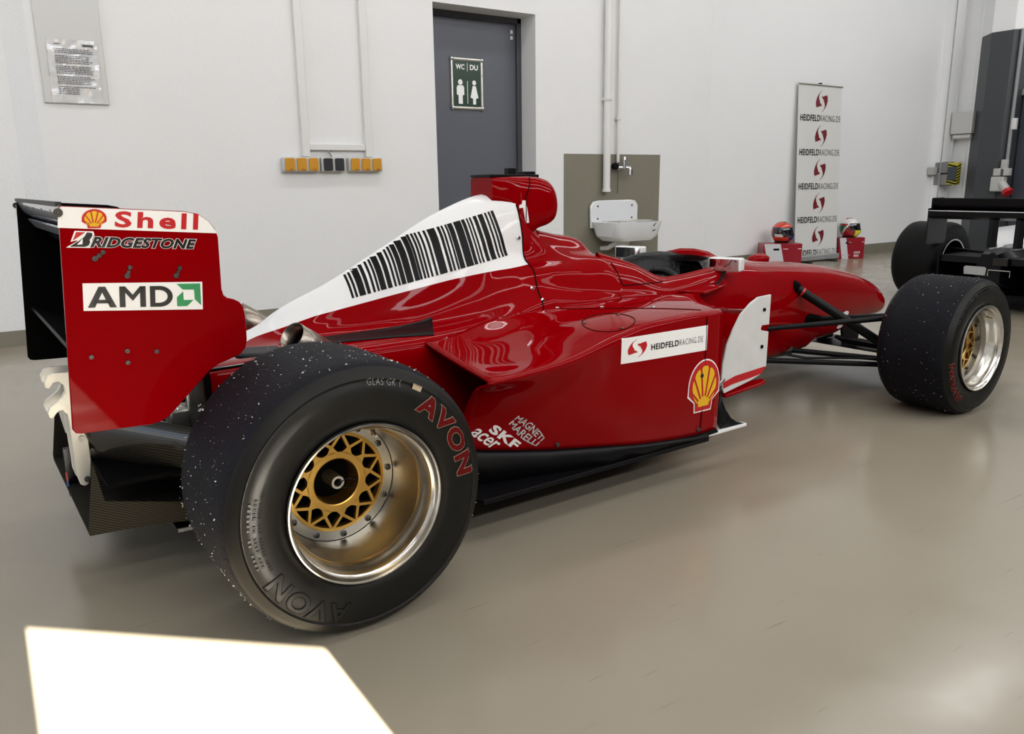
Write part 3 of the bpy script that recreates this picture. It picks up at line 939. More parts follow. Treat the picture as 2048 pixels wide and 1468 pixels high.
# small sponsor lettering low on the flank
def slant(p0, p1, h):
    """text running from p0 to p1 (x, z) with height h across"""
    d = Vector((p1[0] - p0[0], p1[1] - p0[1])); n = Vector((-d.y, d.x)).normalized() * h
    def f(u, v):
        q = Vector(p0) + d * u + n * v
        return SPF(q.x, q.y)
    return f
decal('sponsor_lettering', [T('acer', (0, 1, 0, 1), bold=.015, shear=.25, space=.95)], slant((.503, .301), (.578, .237), .030), WHITE_STICKER, sp_r, .02)
decal('sponsor_lettering', [T('SKF', (0, 1, 0, 1), bold=.045, space=1.1)], slant((.553, .307), (.642, .231), .030), WHITE_STICKER, sp_r, .02)
mm = []
for line, v0, v1, u0, u1 in (('MAGNETI', .54, 1.0, .02, .98), ('MARELLI', .0, .46, .02, .98)):
    vs, fs = T(line, (u0, u1, v0, v1), bold=.022, space=1.0)
    out = []
    for u, v in vs:
        k = .62 + .38 * math.sin(PI * u)
        out.append((u, .5 + (v - .5) * k))
    mm.append((out, fs))
decal('sponsor_lettering', mm, slant((.603, .320), (.706, .226), .055), WHITE_STICKER, sp_r, .02)
# filler flap outline on the top, panel joints
def on_top(tree, off):
    def f(x, y):
        h = tree.ray_cast(Vector((x, y, 2)), Vector((0, 0, -1)))
        return (h[0] + (h[1] if h[1].z > 0 else -h[1]) * off) if h[0] else Vector((x, y, .6))
    return f
TOPF = on_top(SP_T, .0006)
b = MB()
b.tube([TOPF(1.01 + .085 * math.cos(a), -.595 + .085 * math.sin(a)) for a in [2 * PI * k / 40 for k in range(41)]], .0014, 5, caps=False)
b.build('filler_flap_joint', BLACK_MATT, sp_r)
each('flap_screw', MB().lathe([(.0005, .002), (.006, .002), (.007, 0)], 10, 'z'), [TOPF(1.01 + .075 * math.cos(a), -.595 + .075 * math.sin(a)) for a in (.4, 2.5, 4.6)], DARK_METAL, sp_r)
MB().tube([SPF(1.355, .585 - .41 * k / 20) for k in range(21)], .0016, 5).build('panel_joint', BLACK_MATT, sp_r)
MB().tube([TOPF(1.0 + .36 * k / 20, -.36 - .315 * (k / 20) ** 1.0) for k in range(21)], .0016, 5).build('panel_joint', BLACK_MATT, sp_r)
each('panel_screw', MB().lathe([(.0005, -.002), (.0075, -.002), (.009, .001)], 10, 'y'), [SPF3(x, z) for x, z in ((1.34, .385), (.78, .232), (1.345, .19))], DARK_METAL, sp_r)
each('panel_screw', MB().lathe([(.0005, .003), (.006, .003), (.008, 0)], 10, 'z'), [TOPF(x, y) for x, y in ((1.13, -.43), (1.26, -.55), (1.0, -.345))], STEEL, sp_r)
# side wall of the flick-up and dark heat panel
for s in (-1, 1):
    rows = []
    for k in range(15):
        t = k / 14
        row = []
        for j in range(6):
            w = j / 5
            x = (.20 + .40 * t) * (1 - w) + (.20 + .325 * t) * w
            yy = -((.145 + .03 * t) * (1 - w) + (.24 + .075 * t) * w)
            h = EC_T.ray_cast(Vector((x, yy, 2)), Vector((0, 0, -1)))
            q = h[0] + Vector((0, 0, .003))
            row.append((q.x, -s * q.y, q.z))
        rows.append(row)
    MB().rows(rows, False).build('heat_shield', CARBON, car, smooth=1.0, solid=.002)
    # exhaust outlets
    c = Vector((.13, s * .245, .575))
    d = Vector((-.70, s * .25, .52)).normalized()
    p2 = c + d * .06
    ex = MB().tube([c - d * .10, c, p2], [.050, .046, .044], 20, caps=False).build('exhaust_outlet', EXHAUST, car, solid=.002)
    MB().tube([c + d * .01, c + d * .0099], [.044, .001], 20, caps=False).build('exhaust_inside', BLACK_MATT, ex)
    MB().rows([[(x, s * y, z) for x, y, z in r] for r in ([(-.07, .15, .570), (.0, .16, .572), (.06, .2, .574)], [(-.07, .31, .560), (-.0, .31, .562), (.05, .29, .566)])], False).build('rear_heat_panel', CARBON, car, solid=.003)
    MB().rows([[(x, s * y, z) for x, y, z in r] for r in ([(-.172, .12, .566), (-.075, .13, .568)], [(-.172, .312, .557), (-.075, .314, .559)])], False).build('rear_deck_sheen', mat('painted deck sheen', (.30, .30, .30, 1), .3), car, solid=.003)  # grey strip painted for the gloss reflection on the rear deck
    MB().tube([(-.173, s * .12, .562), (-.173, s * .315, .553), (-.07, s * .318, .555)], .004, 6).build('deck_seal', BLACK_MATT, car)

# --- monocoque: cockpit surround + nose
MC = [
 (1.0, [(0,.998),(-.112,.955),(-.145,.86),(-.158,.768),(-.225,.727),(-.275,.672),(-.335,.610),(-.36,.5)]),
 (1.05,[(0,.93),(-.10,.905),(-.135,.83),(-.166,.768),(-.238,.727),(-.288,.665),(-.345,.606),(-.36,.5)]),
 (1.1, [(0,.875),(-.08,.866),(-.135,.815),(-.185,.767),(-.255,.724),(-.300,.66),(-.352,.604),(-.36,.5)]),
 (1.2, [(0,.845),(-.085,.838),(-.15,.79),(-.215,.760),(-.275,.717),(-.318,.652),(-.360,.60),(-.36,.5)]),
 (1.31,[(0,.822),(-.09,.815),(-.16,.772),(-.235,.752),(-.285,.708),(-.325,.645),(-.358,.59),(-.36,.5)]),
 (1.345,[(0,.772),(-.09,.769),(-.155,.748),(-.225,.735),(-.282,.699),(-.323,.641),(-.356,.585),(-.36,.5)]),
]
CK = [
 (1.30, [(-.19,.45),(-.20,.75),(-.235,.752),(-.285,.708),(-.325,.645),(-.358,.59),(-.36,.4),(-.25,.12)]),
 (1.45, [(-.2,.45),(-.225,.705),(-.25,.713),(-.285,.685),(-.322,.632),(-.348,.575),(-.355,.4),(-.25,.12)]),
 (1.63, [(-.2,.45),(-.245,.643),(-.262,.651),(-.288,.638),(-.318,.605),(-.337,.54),(-.345,.4),(-.22,.12)]),
 (1.9,  [(-.19,.45),(-.235,.660),(-.252,.667),(-.28,.652),(-.305,.61),(-.322,.54),(-.32,.38),(-.2,.13)]),
 (2.08, [(-.16,.45),(-.165,.675),(-.185,.680),(-.235,.655),(-.275,.60),(-.295,.53),(-.29,.36),(-.2,.14)]),
]
NS = [
 (2.06, [(0,.705),(-.09,.70),(-.175,.684),(-.235,.655),(-.275,.60),(-.296,.53),(-.292,.36),(-.2,.14),(0,.13)]),
 (2.2,  [(0,.688),(-.09,.684),(-.175,.667),(-.232,.632),(-.258,.575),(-.272,.50),(-.262,.36),(-.19,.16),(0,.15)]),
 (2.4,  [(0,.662),(-.09,.658),(-.165,.642),(-.212,.607),(-.232,.55),(-.24,.48),(-.23,.36),(-.18,.205),(0,.19)]),
 (2.75, [(0,.628),(-.08,.624),(-.145,.606),(-.188,.570),(-.203,.515),(-.207,.45),(-.198,.36),(-.155,.215),(0,.20)]),
 (2.82, [(0,.620),(-.08,.616),(-.14,.598),(-.181,.562),(-.197,.51),(-.200,.445),(-.192,.35),(-.150,.240),(0,.235)]),
 (3.0,  [(0,.593),(-.075,.589),(-.132,.571),(-.172,.536),(-.185,.485),(-.187,.425),(-.178,.345),(-.140,.250),(0,.245)]),
 (3.14, [(0,.566),(-.07,.562),(-.124,.544),(-.16,.509),(-.171,.46),(-.172,.41),(-.163,.345),(-.130,.275),(0,.27)]),
 (3.24, [(0,.543),(-.066,.539),(-.117,.522),(-.152,.488),(-.162,.443),(-.162,.40),(-.153,.352),(-.118,.302),(0,.297)]),
 (3.38, [(0,.500),(-.058,.496),(-.104,.48),(-.136,.447),(-.145,.41),(-.145,.375),(-.136,.338),(-.105,.302),(0,.297)]),
 (3.47, [(0,.462),(-.05,.458),(-.092,.442),(-.12,.413),(-.128,.38),(-.128,.355),(-.119,.326),(-.09,.300),(0,.295)]),
 (3.53, [(0,.42),(-.042,.417),(-.078,.404),(-.103,.38),(-.11,.358),(-.109,.340),(-.10,.32),(-.075,.302),(0,.298)]),
 (3.555,[(0,.385),(-.03,.383),(-.055,.375),(-.072,.36),(-.077,.347),(-.076,.337),(-.069,.325),(-.05,.315),(0,.312)]),
 (3.56, [(0,.355),(-.012,.354),(-.022,.352),(-.03,.349),(-.032,.346),(-.03,.343),(-.026,.34),(-.018,.337),(0,.336)]),
]
b = MB()
b.rows(loft(MC, 14, 6), False)
for s in (-1, 1):
    rows = loft(CK, 24, 6, sym=False)
    b.rows([[Vector((p.x, -s * p.y, p.z)) for p in r] for r in rows], False)
nose_rows = loft(NS, 44, 6)
b.rows(nose_rows, False)
mono = b.build('monocoque', RED, car, smooth=1.0)
b = MB()
b.box((1.72, 0, .14), (.9, .42, .02))
b.rows([[(1.33, y, z) for y, z in ((-.2, .14), (-.2, .74), (0, .80), (.2, .74), (.2, .14))], [(1.45, y, z) for y, z in ((-.16, .14), (-.16, .6), (0, .62), (.16, .6), (.16, .14))]], False)
b.box((2.1, 0, .40), (.02, .36, .5))
b.build('cockpit_lining', BLACK_MATT, car, smooth=0)
MC_T = bvh_of(mono)
MCF = on_side(MC_T, .001)
# black padded collar on the far and near rims, steering wheel, screen
b = MB()
for s in (-1, 1):
    b.tube([(1.36, s * .12, .68), (1.42, s * .17, .68), (1.52, s * .195, .65), (1.68, s * .20, .60)], [.035, .04, .04, .03], 12)
b.tube([(1.36, .12, .68), (1.345, 0, .73), (1.36, -.12, .68)], .05, 12)
b.build('headrest_padding', BLACK, car)
b = MB().tube([(1.88 + .03 * math.cos(a), .145 * math.cos(a), .56 + .085 * math.sin(a)) for a in [2 * PI * k / 32 for k in range(33)]], .016, 10, caps=False)
b.box((1.89, 0, .56), (.04, .17, .08))
b.build('steering_wheel', BLACK, car, bevel=.004)
FOAM = mat('wet black foam', (.003, .003, .003, 1), .3, spec=.2, bump=.3, bscale=70)
rows = []
for x, y, z in ((1.74, .20, .60), (1.79, .205, .655), (1.86, .21, .690), (1.95, .205, .706), (2.04, .185, .712), (2.12, .15, .706), (2.17, .11, .690)):
    rows.append([(x, y + .035, .56), (x + .01, y + .045, z - .03), (x, y + .03, z - .004), (x - .01, y + .01, z), (x - .02, y - .015, z - .006), (x - .04, y - .04, z - .04), (x - .05, y - .05, .56)])
MB().rows(rows, False).build('cockpit_padding', FOAM, car, smooth=1)
rows = []
for x, y, z in ((2.10, .20, .705), (2.14, .14, .722), (2.17, .08, .722), (2.19, .02, .712), (2.19, -.03, .692), (2.17, -.08, .672)):
    rows.append([(x - .035, y, z - .05), (x - .02, y, z - .01), (x - .005, y, z), (x + .02, y + .005, z - .004), (x + .06, y + .01, .672)])
MB().rows(rows, False).build('cockpit_coaming', RED, car, smooth=1, solid=.004)
b = MB()
rows = []
for k in range(13):
    a = math.radians(-78 + 156 * k / 12)
    x, y = 1.86 + .25 * math.cos(a), .215 * math.sin(a)
    rows.append([(x, y, .660 + .012 * math.cos(a)), (x - .03, y * .95, .702)])
b.rows(rows, False)
SCREEN = mat('clear screen', (.85, .85, .85, 1), .05, trans=0.9, alpha=.35)
b.build('windscreen', SCREEN, car, smooth=1.0, solid=.003)
# red side panel joint of the cockpit surround
b = MB()
b.tube([MCF(1.335, .735 - .075 * k / 8) for k in range(9)] + [MCF(1.34 + .24 * k / 10, .655 - .008 * k / 10) for k in range(11)], .0018, 5)
b.build('panel_joint', BLACK_MATT, car)
b = MB()
ECF = on_side(EC_T, .001)
b.tube([ECF(.999 - max(0, .745 - (.955 - .36 * k / 24)) * .36, .955 - .36 * k / 24) for k in range(25)], .0022, 5)
b.build('panel_joint', BLACK_MATT, car)
each('panel_screw', MB().lathe([(.0005, -.004), (.006, -.004), (.008, .002)], 10, 'y'), [on_side(EC_T, .001)(.985, .84), on_side(EC_T, .001)(.955, .672), on_side(EC_T, .001)(.965, .635)], STEEL, car)
# small strakes ahead of the pods
for s in (-1, 1):
    b = MB().prism([(1.62, .33), (1.66, .43), (1.75, .40), (1.90, .335), (1.915, .31)], lambda u, v, w: (u, s * v, .603 + w + .006 * (u - 1.6)), .012)
    b.build('strake', RED, car, bevel=.004)

# --- air box with camera mounts
AB = [
 (.925, [(0,1.054),(-.045,1.053),(-.066,1.048),(-.070,1.03),(-.070,1.01),(-.070,.985),(-.06,.965),(-.04,.955),(0,.95)]),
 (.985, [(0,1.055),(-.06,1.054),(-.084,1.048),(-.093,1.022),(-.097,.995),(-.098,.965),(-.075,.94),(-.05,.93),(0,.92)]),
 (1.02, [(0,1.056),(-.07,1.055),(-.098,1.046),(-.111,1.015),(-.117,.975),(-.118,.93),(-.110,.88),(-.085,.85),(0,.84)]),
 (1.06, [(0,1.056),(-.078,1.055),(-.110,1.044),(-.126,1.008),(-.131,.96),(-.131,.91),(-.121,.865),(-.09,.845),(0,.84)]),
 (1.105, [(0,1.054),(-.082,1.053),(-.118,1.040),(-.134,1.002),(-.137,.955),(-.135,.91),(-.120,.878),(-.085,.866),(0,.864)]),
 (1.145, [(0,1.046),(-.082,1.044),(-.117,1.031),(-.133,.995),(-.136,.953),(-.133,.915),(-.118,.887),(-.082,.875),(0,.873)]),
 (1.172, [(0,1.028),(-.078,1.026),(-.110,1.014),(-.125,.983),(-.128,.95),(-.125,.92),(-.110,.896),(-.076,.886),(0,.884)]),
 (1.188, [(0,1.004),(-.070,1.002),(-.098,.992),(-.111,.968),(-.114,.947),(-.110,.926),(-.097,.909),(-.066,.901),(0,.899)]),
 (1.191, [(0,.994),(-.065,.992),(-.091,.983),(-.103,.963),(-.106,.946),(-.102,.93),(-.089,.916),(-.060,.91),(0,.908)]),
]
b = MB()
rows = loft(AB, 26, 6)
b.rows(rows, False)
b.add([p for p in rows[0]], [tuple(range(len(rows[0])))])
inner = [Vector((1.10, p.y * .8, .948 + (p.z - .948) * .8)) for p in rows[-1]]
b.rows([rows[-1], inner], False)
ab = b.build('air_box', RED, car, smooth=0.9)
MB().add(inner, [tuple(range(len(inner)))]).build('intake_opening', BLACK_MATT, ab, smooth=0)
AB_T = bvh_of(ab)
ABF = on_side(AB_T, .0012)
decal('race_number', [poly([(1.0225,.9702),(1.0335,.9702),(1.0465,.8908),(1.0335,.8895),(1.0238,.9445),(1.0108,.9425),(1.0108,.9540),(1.0200,.9575)])], lambda u, v: ABF(u, v), WHITE_STICKER, ab, .015)
b = MB().box((1.0, 0, 1.058), (.16, .13, .010)).box((1.055, 0, 1.074), (.035, .03, .024))
b.build('camera_mount', BLACK, car, bevel=.002)
b = MB().box((1.125, 0, 1.056), (.075, .07, .012)).box((1.128, 0, 1.066), (.05, .05, .014))
b.build('camera_mount', BLACK, car, bevel=.002)
MB().tube([ABF(1.035 + (.03 if k < 8 else .0) * (1 - k / 8), 1.05 - .17 * k / 20) for k in range(21)], .0018, 5).build('panel_joint', BLACK_MATT, ab)

# --- mirrors
for s in (-1, 1):
    cy = s * .285
    zc = .690 if s < 0 else .706
    m_ = MB().box((1.955, cy, zc), (.055, .140, .056)).build('mirror', WHITE_GLOSS, car, bevel=.008, seg=3)
    MB().box((1.926, cy, zc), (.004, .124, .046)).build('mirror_glass', mat('mirror glass', (.7, .7, .72, 1), .03, metal=1), m_, smooth=0)
    for _ in (0,):   # both mirrors are turned the same way
        m_.data.transform(Matrix.Translation((1.955, cy, zc)) @ Matrix.Rotation(.33, 4, 'Z') @ Matrix.Translation((-1.955, -cy, -zc)))
        m_.children[0].data.transform(Matrix.Translation((1.955, cy, zc)) @ Matrix.Rotation(.33, 4, 'Z') @ Matrix.Translation((-1.955, -cy, -zc)))
    MB().tube([(1.94, s * .295, .668), (1.90, s * .30, .625), (1.865, s * .31, .61)], [.005, .006, .009], 8).build('mirror_stalk', BLACK, m_)

# --- floor, skirts, plank
b = MB()
b.prism([(-.30, -.34), (.30, -.40), (.42, -.60), (.46, -.68), (1.42, -.685), (1.46, -.60), (1.62, -.42), (1.62, .42), (1.46, .60), (1.42, .685), (.46, .68), (.42, .60), (.30, .40), (-.30, .34)], lambda u, v, w: (u, v, .128 + w), .016)
b.prism([(-.2, -.22), (1.5, -.22), (1.75, -.12), (1.75, .12), (1.5, .22), (-.2, .22)], lambda u, v, w: (u, v, .075 + w), .07)
flo = b.build('floor_pan', CARBON, car, smooth=0, bevel=.003)
for s in (-1, 1):
    top = [(.40, .50, .27), (.48, .518, .252), (.56, .552, .242), (.75, .602, .218), (.96, .652, .20), (1.1, .677, .186), (1.35, .692, .172), (1.44, .695, .178)]
    rows = [[(x, s * y, z) for x, y, z in top], [(x, s * (y + .012), z - .012) for x, y, z in top], [(x, s * min(.68, y + .03), .14) for x, y, z in top]]
    MB().rows(rows, False).build('floor_skirt', BLACK, car, smooth=.8, solid=.006)
    # upturned vane and white-edged foot at the front corner
    rows = []
    for x, z in ((1.452, .31), (1.462, .275), (1.482, .238), (1.515, .20), (1.555, .175), (1.60, .163)):
        rows.append([(x, s * .70, z), (1.45 + (x - 1.45) * .25, s * .69, .155 + (z - .155) * .35)])
    v = MB().rows(rows, False).build('corner_vane', BLACK, car, smooth=1, solid=.006)
    MB().prism([(1.40, .70), (1.60, .705), (1.60, .68), (1.42, .655)], lambda u, q, w: (u, s * q, .152 + w + .03 * max(0, u - 1.5)), .012).build('vane_foot', WHITE_GLOSS, v, bevel=.002)
# --- barge boards
BBP = [(1.877,.600),(1.80,.597),(1.755,.578),(1.70,.540),(1.662,.487),(1.630,.43),(1.612,.36),(1.608,.30),(1.618,.262),(1.628,.246),(1.70,.258),(1.78,.272),(1.836,.287),(1.873,.314),(1.875,.455),(1.832,.464),(1.826,.472),(1.832,.484),(1.876,.482)]
for s in (-1, 1):
    bb = MB().prism(BBP, lambda u, v, w: (u, s * (.565 + w), v), .008).build('barge_board', mat('scuffed white paint', (.66, .66, .65, 1), .35, var=.12, vscale=14), car, smooth=0, bevel=.002)
    y = s * .5745 if s > 0 else -.5745
    off = lambda u, v: Vector((u, s * .5745, v))
    decal('red_stripe', [poly([(1.616, .290), (1.684, .306), (1.773, .312), (1.868, .318), (1.866, .312), (1.839, .291), (1.76, .283), (1.672, .276), (1.620, .266)])], off, RED_STICKER, bb)
    each('board_screw', MB().lathe([(.0005, .003 * s), (.007, .003 * s), (.0075, -.001 * s)], 10, 'y'), [(1.838, s * .574, .545), (1.836, s * .574, .40)], BLACK, bb)
    MB().tube([(1.80, s * .56, .54), (1.84, s * .42, .52), (1.88, s * .31, .51)], .009, 8).build('board_bracket', ALU_SATIN, bb)
    MB().tube([(1.625, s * .568, .30), (1.55, s * .60, .29), (1.45, s * .60, .28)], .008, 8).build('board_bracket', ALU_SATIN, bb)
    MB().prism([(1.625, .53), (1.635, .578), (1.84, .590), (1.868, .580), (1.868, .555), (1.80, .52)], lambda u, v, w: (u, s * v, .226 + w + .10 * (u - 1.63)), .014).build('board_foot', RED, bb, bevel=.005)

# --- front suspension
b_ = lambda n, p, r, m=BLACK, **k: MB().tube(p, r, 12, **k).build(n, m, car)
for s in (-1, 1):
    b_('wishbone', [(2.30, s * .22, .365), (2.88, s * .66, .425)], .0125, flat=1.0)
    b_('wishbone', [(2.70, s * .20, .366), (2.92, s * .66, .425)], .0125)
    b_('wishbone', [(2.34, s * .16, .205), (2.90, s * .66, .185)], .013)
    b_('wishbone', [(2.56, s * .14, .225), (2.93, s * .66, .195)], .013)
    pr = b_('push_rod', [(2.545, s * .205, .540), (2.88, s * .62, .20)], .021)
    d = (Vector((2.88, s * .62, .20)) - Vector((2.545, s * .205, .540)))
    p0 = Vector((2.545, s * .205, .540))
    MB().tube([p0 + d * .07, p0 + d * .085], .0222, 12).build('red_band', RED_STICKER, pr)
    MB().tube([p0 - d * .03, p0 + d * .035], .028, 12).build('rod_boot', BLACK_MATT, pr)
    MB().tube([(2.63, s * .16, .375), (2.72, s * .235, .37)], [.035, .018], 12).build('arm_gaiter', BLACK_MATT, car)
    MB().tube([(2.50, s * .13, .215), (2.60, s * .17, .225)], .028, 10).build('arm_mount', DARK_METAL, car)
    MB().box((2.92, s * .66, .30), (.07, .04, .26)).build('front_upright', DARK_METAL, car, bevel=.01)
    # rear arms and uprights
    b_('rear_wishbone', [(-.15, s * .12, .40), (0, s * .58, .43)], .012)
    b_('rear_wishbone', [(.25, s * .15, .40), (.02, s * .58, .43)], .012)
    b_('rear_wishbone', [(-.2, s * .12, .22), (0, s * .58, .20)], .013)
    b_('rear_wishbone', [(.3, s * .15, .20), (.02, s * .58, .20)], .013)
    b_('drive_shaft', [(0, s * .10, .32), (0, s * .60, .325)], .025)
    MB().box((0, s * .575, .32), (.10, .05, .28)).build('rear_upright', ALU_SATIN, car, bevel=.012)
MB().tube([(2.50, -.14, .22), (2.60, -.26, .195), (2.72, -.38, .20), (2.85, -.58, .21)], .006, 8).build('brake_hose', BLACK, car)
# gearbox
GB = MB()
rows = []
for x, w, z0, z1 in ((.35, .15, .14, .5), (.0, .14, .16, .50), (-.2, .11, .19, .47), (-.40, .07, .22, .46), (-.46, .06, .24, .44)):
    rows.append([(x, -w, z0), (x, -w * 1.05, (z0 + z1) / 2), (x, -w * .7, z1), (x, w * .7, z1), (x, w * 1.05, (z0 + z1) / 2), (x, w, z0)])
GB.rows(rows, True, True).build('gearbox', mat('magnesium casing', (.05, .048, .045, 1), .5, metal=.6), car, smooth=.5)
b = MB().box((-.20, -.27, .46), (.05, .03, .16)).box((-.22, -.24, .42), (.10, .08, .06))
b.tube([(-.25, -.26, .45), (-.10, -.30, .42)], .012, 10).tube([(-.28, -.20, .40), (-.05, -.33, .38)], .016, 10)
b.build('rear_linkage', ALU_SATIN, car, bevel=.006)

# --- rear wing
SCREW = mat('blackened screw', (.02, .018, .016, 1), .5, metal=.5)
EPP = [(-.492,.992),(-.486,.997),(-.235,.978),(-.205,.971),(-.183,.955),(-.169,.935),(-.164,.915),(-.167,.79),(-.164,.777),(-.155,.768),(-.140,.763),(-.127,.755),(-.119,.742),(-.116,.72),(-.117,.66),(-.122,.640),(-.135,.626),(-.165,.615),(-.190,.608),(-.214,.594),(-.318,.497),(-.335,.488),(-.36,.484),(-.505,.490),(-.518,.493),(-.524,.503)]
for s in (-1, 1):
    e_ = MB().prism(EPP, lambda u, v, w: (u, s * (.488 + w), v), .010)
    e_.m[0] = 1
    if s > 0:
        e_.m = [1] * len(e_.m); e_.m[1] = 0
    ep = e_.build('wing_endplate', [RED, BLACK_MATT], car, smooth=0, bevel=.002)
    yb = .4995
    pl = lambda off: (lambda u, v: Vector((u, s * (yb - .0015 + off), v)))
    decal('white_band', [poly([(-.492,.990),(-.486,.9955),(-.235,.9765),(-.205,.9695),(-.184,.954),(-.1705,.934),(-.1655,.924),(-.498,.951)])], pl(.0005), WHITE_STICKER, ep)
    def EQ(tl, tr, br, bl, off):
        q = bilin((tl[0], 0, tl[1]), (tr[0], 0, tr[1]), (br[0], 0, br[1]), (bl[0], 0, bl[1]))
        if s > 0:
            return lambda u, v: (lambda p: Vector((p.x, s * (yb - .0015 + off), p.z)))(q(1 - u, v))
        return lambda u, v: (lambda p: Vector((p.x, s * (yb - .0015 + off), p.z)))(q(u, v))
    Q = ((-.446,.9885),(-.399,.9865),(-.404,.9475),(-.451,.9485))
    decal('scallop_emblem', [shell_outline(.02)], EQ(*Q, .0012), RED_STICKER, ep)
    decal('scallop_ribs', shell_ribs(), EQ(*Q, .0019), YELLOW, ep)
    Q = ((-.381,.983),(-.204,.9715),(-.209,.934),(-.387,.9475))
    decal('sponsor_lettering', [T('Shell', (0, 1, 0, 1), bold=.03, space=1.25)], EQ(*Q, .0012), RED_STICKER, ep)
    Q = ((-.474,.944),(-.209,.923),(-.215,.887),(-.484,.907))
    q0 = text2d('RIDGESTONE', bold=.042, shear=.22, space=1.04)
    ou = text2d('RIDGESTONE', bold=.075, shear=.22, space=1.04)
    r1 = (.160, .985, .07, .70)
    Bq = [poly([(.02, .03), (.115, .03), (.17, .10), (.175, .45), (.155, .50), (.18, .58), (.165, .92), (.12, .97), (.105, .50), (.04, .15)])]
    decal('lettering_outline', [fit(ou, r1, q0), poly([(.028, 1.0), (.165, 1.0), (.178, .80), (.165, .50), (.17, .30), (.16, .03), (-.012, .03), (.004, .13), (.058, .40), (.060, .46), (.012, .36)])], EQ(*Q, .0010), WHITE_STICKER, ep)
    decal('sponsor_lettering', [fit(q0, r1)], EQ(*Q, .0017), BLACK_STICKER, ep)
    decal('sponsor_initial', [poly([(.12, .93), (.156, .91), (.163, .75), (.153, .57), (.147, .50), (.154, .36), (.147, .18), (.12, .09), (.011, .09), (.075, .455), (.106, .68)])], EQ(*Q, .0017), BLACK_STICKER, ep)
    decal('initial_slit', [poly([(.060, .20), (.096, .58), (.100, .24)])], EQ(*Q, .0023), WHITE_STICKER, ep)
    decal('red_flash', [poly([(.041, .93), (.107, .93), (.026, .43)])], EQ(*Q, .0017), RED_STICKER, ep)
    Q = ((-.465,.829),(-.211,.812),(-.216,.746),(-.470,.768))
    decal('white_label', [quad2(0, 1, 0, 1)], EQ(*Q, .0010), WHITE_STICKER, ep)
    Ag = [poly([(0, 0), (.24, 0), (.53, .80), (.385, 1)]), poly([(1, 0), (.76, 0), (.47, .80), (.615, 1)]), poly([(.385, 1), (.615, 1), (.53, .78), (.47, .78)]), poly([(.20, .20), (.80, .20), (.74, .37), (.26, .37)])]
    Mg = [quad2(0, .22, 0, 1), quad2(.78, 1, 0, 1), poly([(.0, 1), (.22, 1), (.5, .60), (.5, .30), (.16, .78)]), poly([(1, 1), (.78, 1), (.5, .60), (.5, .30), (.84, .78)])]
    n_ = 18
    arc_ = lambda cx, cy, rx, ry: [(cx + rx * math.sin(PI * k / n_), cy + ry * math.cos(PI * k / n_)) for k in range(n_ + 1)]
    ao, ai = arc_(.42, .5, .58, .5), arc_(.40, .5, .37, .31)
    Dg = [quad2(0, .23, 0, 1), quad2(.2, .43, .81, 1), quad2(.2, .43, 0, .19)] + [poly([ao[k], ao[k + 1], ai[k + 1], ai[k]]) for k in range(n_)]
    decal('sponsor_lettering', place2(Ag, (.035, .265, .12, .87)) + place2(Mg, (.288, .505, .12, .87)) + place2(Dg, (.54, .735, .12, .87)), EQ(*Q, .0017), BLACK_STICKER, ep)
    decal('arrow_emblem', place2(arrow(), (.77, .985, .12, .94)), EQ(*Q, .0017), GREEN, ep)
    for x, z, r in ((-.493,.983,.009),(-.434,.881,.006),(-.425,.887,.005),(-.416,.894,.005),(-.373,.839,.006),(-.369,.847,.004),(-.365,.857,.005),(-.268,.831,.006),(-.263,.839,.004),(-.259,.848,.005),(-.467,.663,.005),(-.392,.667,.005),(-.330,.658,.005),(-.394,.640,.005)):
        MB().lathe([(.0005, .0004 * s), (r * .5, .0004 * s), (r * .55, .0018 * s), (r, .0018 * s), (r * 1.05, -.001 * s)], 12, 'y').build('endplate_screw', SCREW, ep, loc=(x, s * .4996, z))
def wing(name, prof, m, w=.488, **k):
    rows = [[(x, -w, z) for x, z in prof], [(x, w, z) for x, z in prof]]
    return MB().rows(rows, True, True).build(name, m, car, smooth=.5, **k)
GREYW = mat('painted flap reflection', (.42, .44, .50, 1), .18, coat=.8)  # bright reflection on gloss carbon flaps, put into the colour as pale grey
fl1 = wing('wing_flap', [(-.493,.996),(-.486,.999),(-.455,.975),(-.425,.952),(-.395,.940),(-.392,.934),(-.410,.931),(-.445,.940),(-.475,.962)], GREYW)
MB().box((-.489, 0, 1.0), (.012, .976, .010)).build('wing_gurney', CARBON, fl1, bevel=.001)
each('flap_joint', MB().tube([(-.487, 0, .985), (-.462, 0, .953), (-.43, 0, .937)], .0015, 5), [(0, y, 0) for y in (-.30, -.12, .06, .24)], BLACK, fl1)
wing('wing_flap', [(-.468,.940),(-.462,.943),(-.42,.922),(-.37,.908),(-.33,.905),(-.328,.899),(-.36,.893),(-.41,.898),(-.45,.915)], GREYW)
wing('wing_main_plane', [(-.42,.894),(-.40,.892),(-.34,.882),(-.24,.885),(-.19,.900),(-.178,.897),(-.19,.885),(-.25,.868),(-.34,.862),(-.40,.875)], CARBON)
wing('beam_wing', [(-.497,.662),(-.490,.665),(-.42,.632),(-.33,.617),(-.24,.630),(-.235,.622),(-.29,.602),(-.40,.606),(-.47,.635)], CARBON)
for y in (-.06, .06):
    MB().prism([(-.42, .45), (-.25, .45), (-.22, .62), (-.24, .89), (-.36, .89), (-.40, .62)], lambda u, v, w: (u, y - .004 + w, v), .008).build('wing_pylon', CARBON, car, smooth=0)

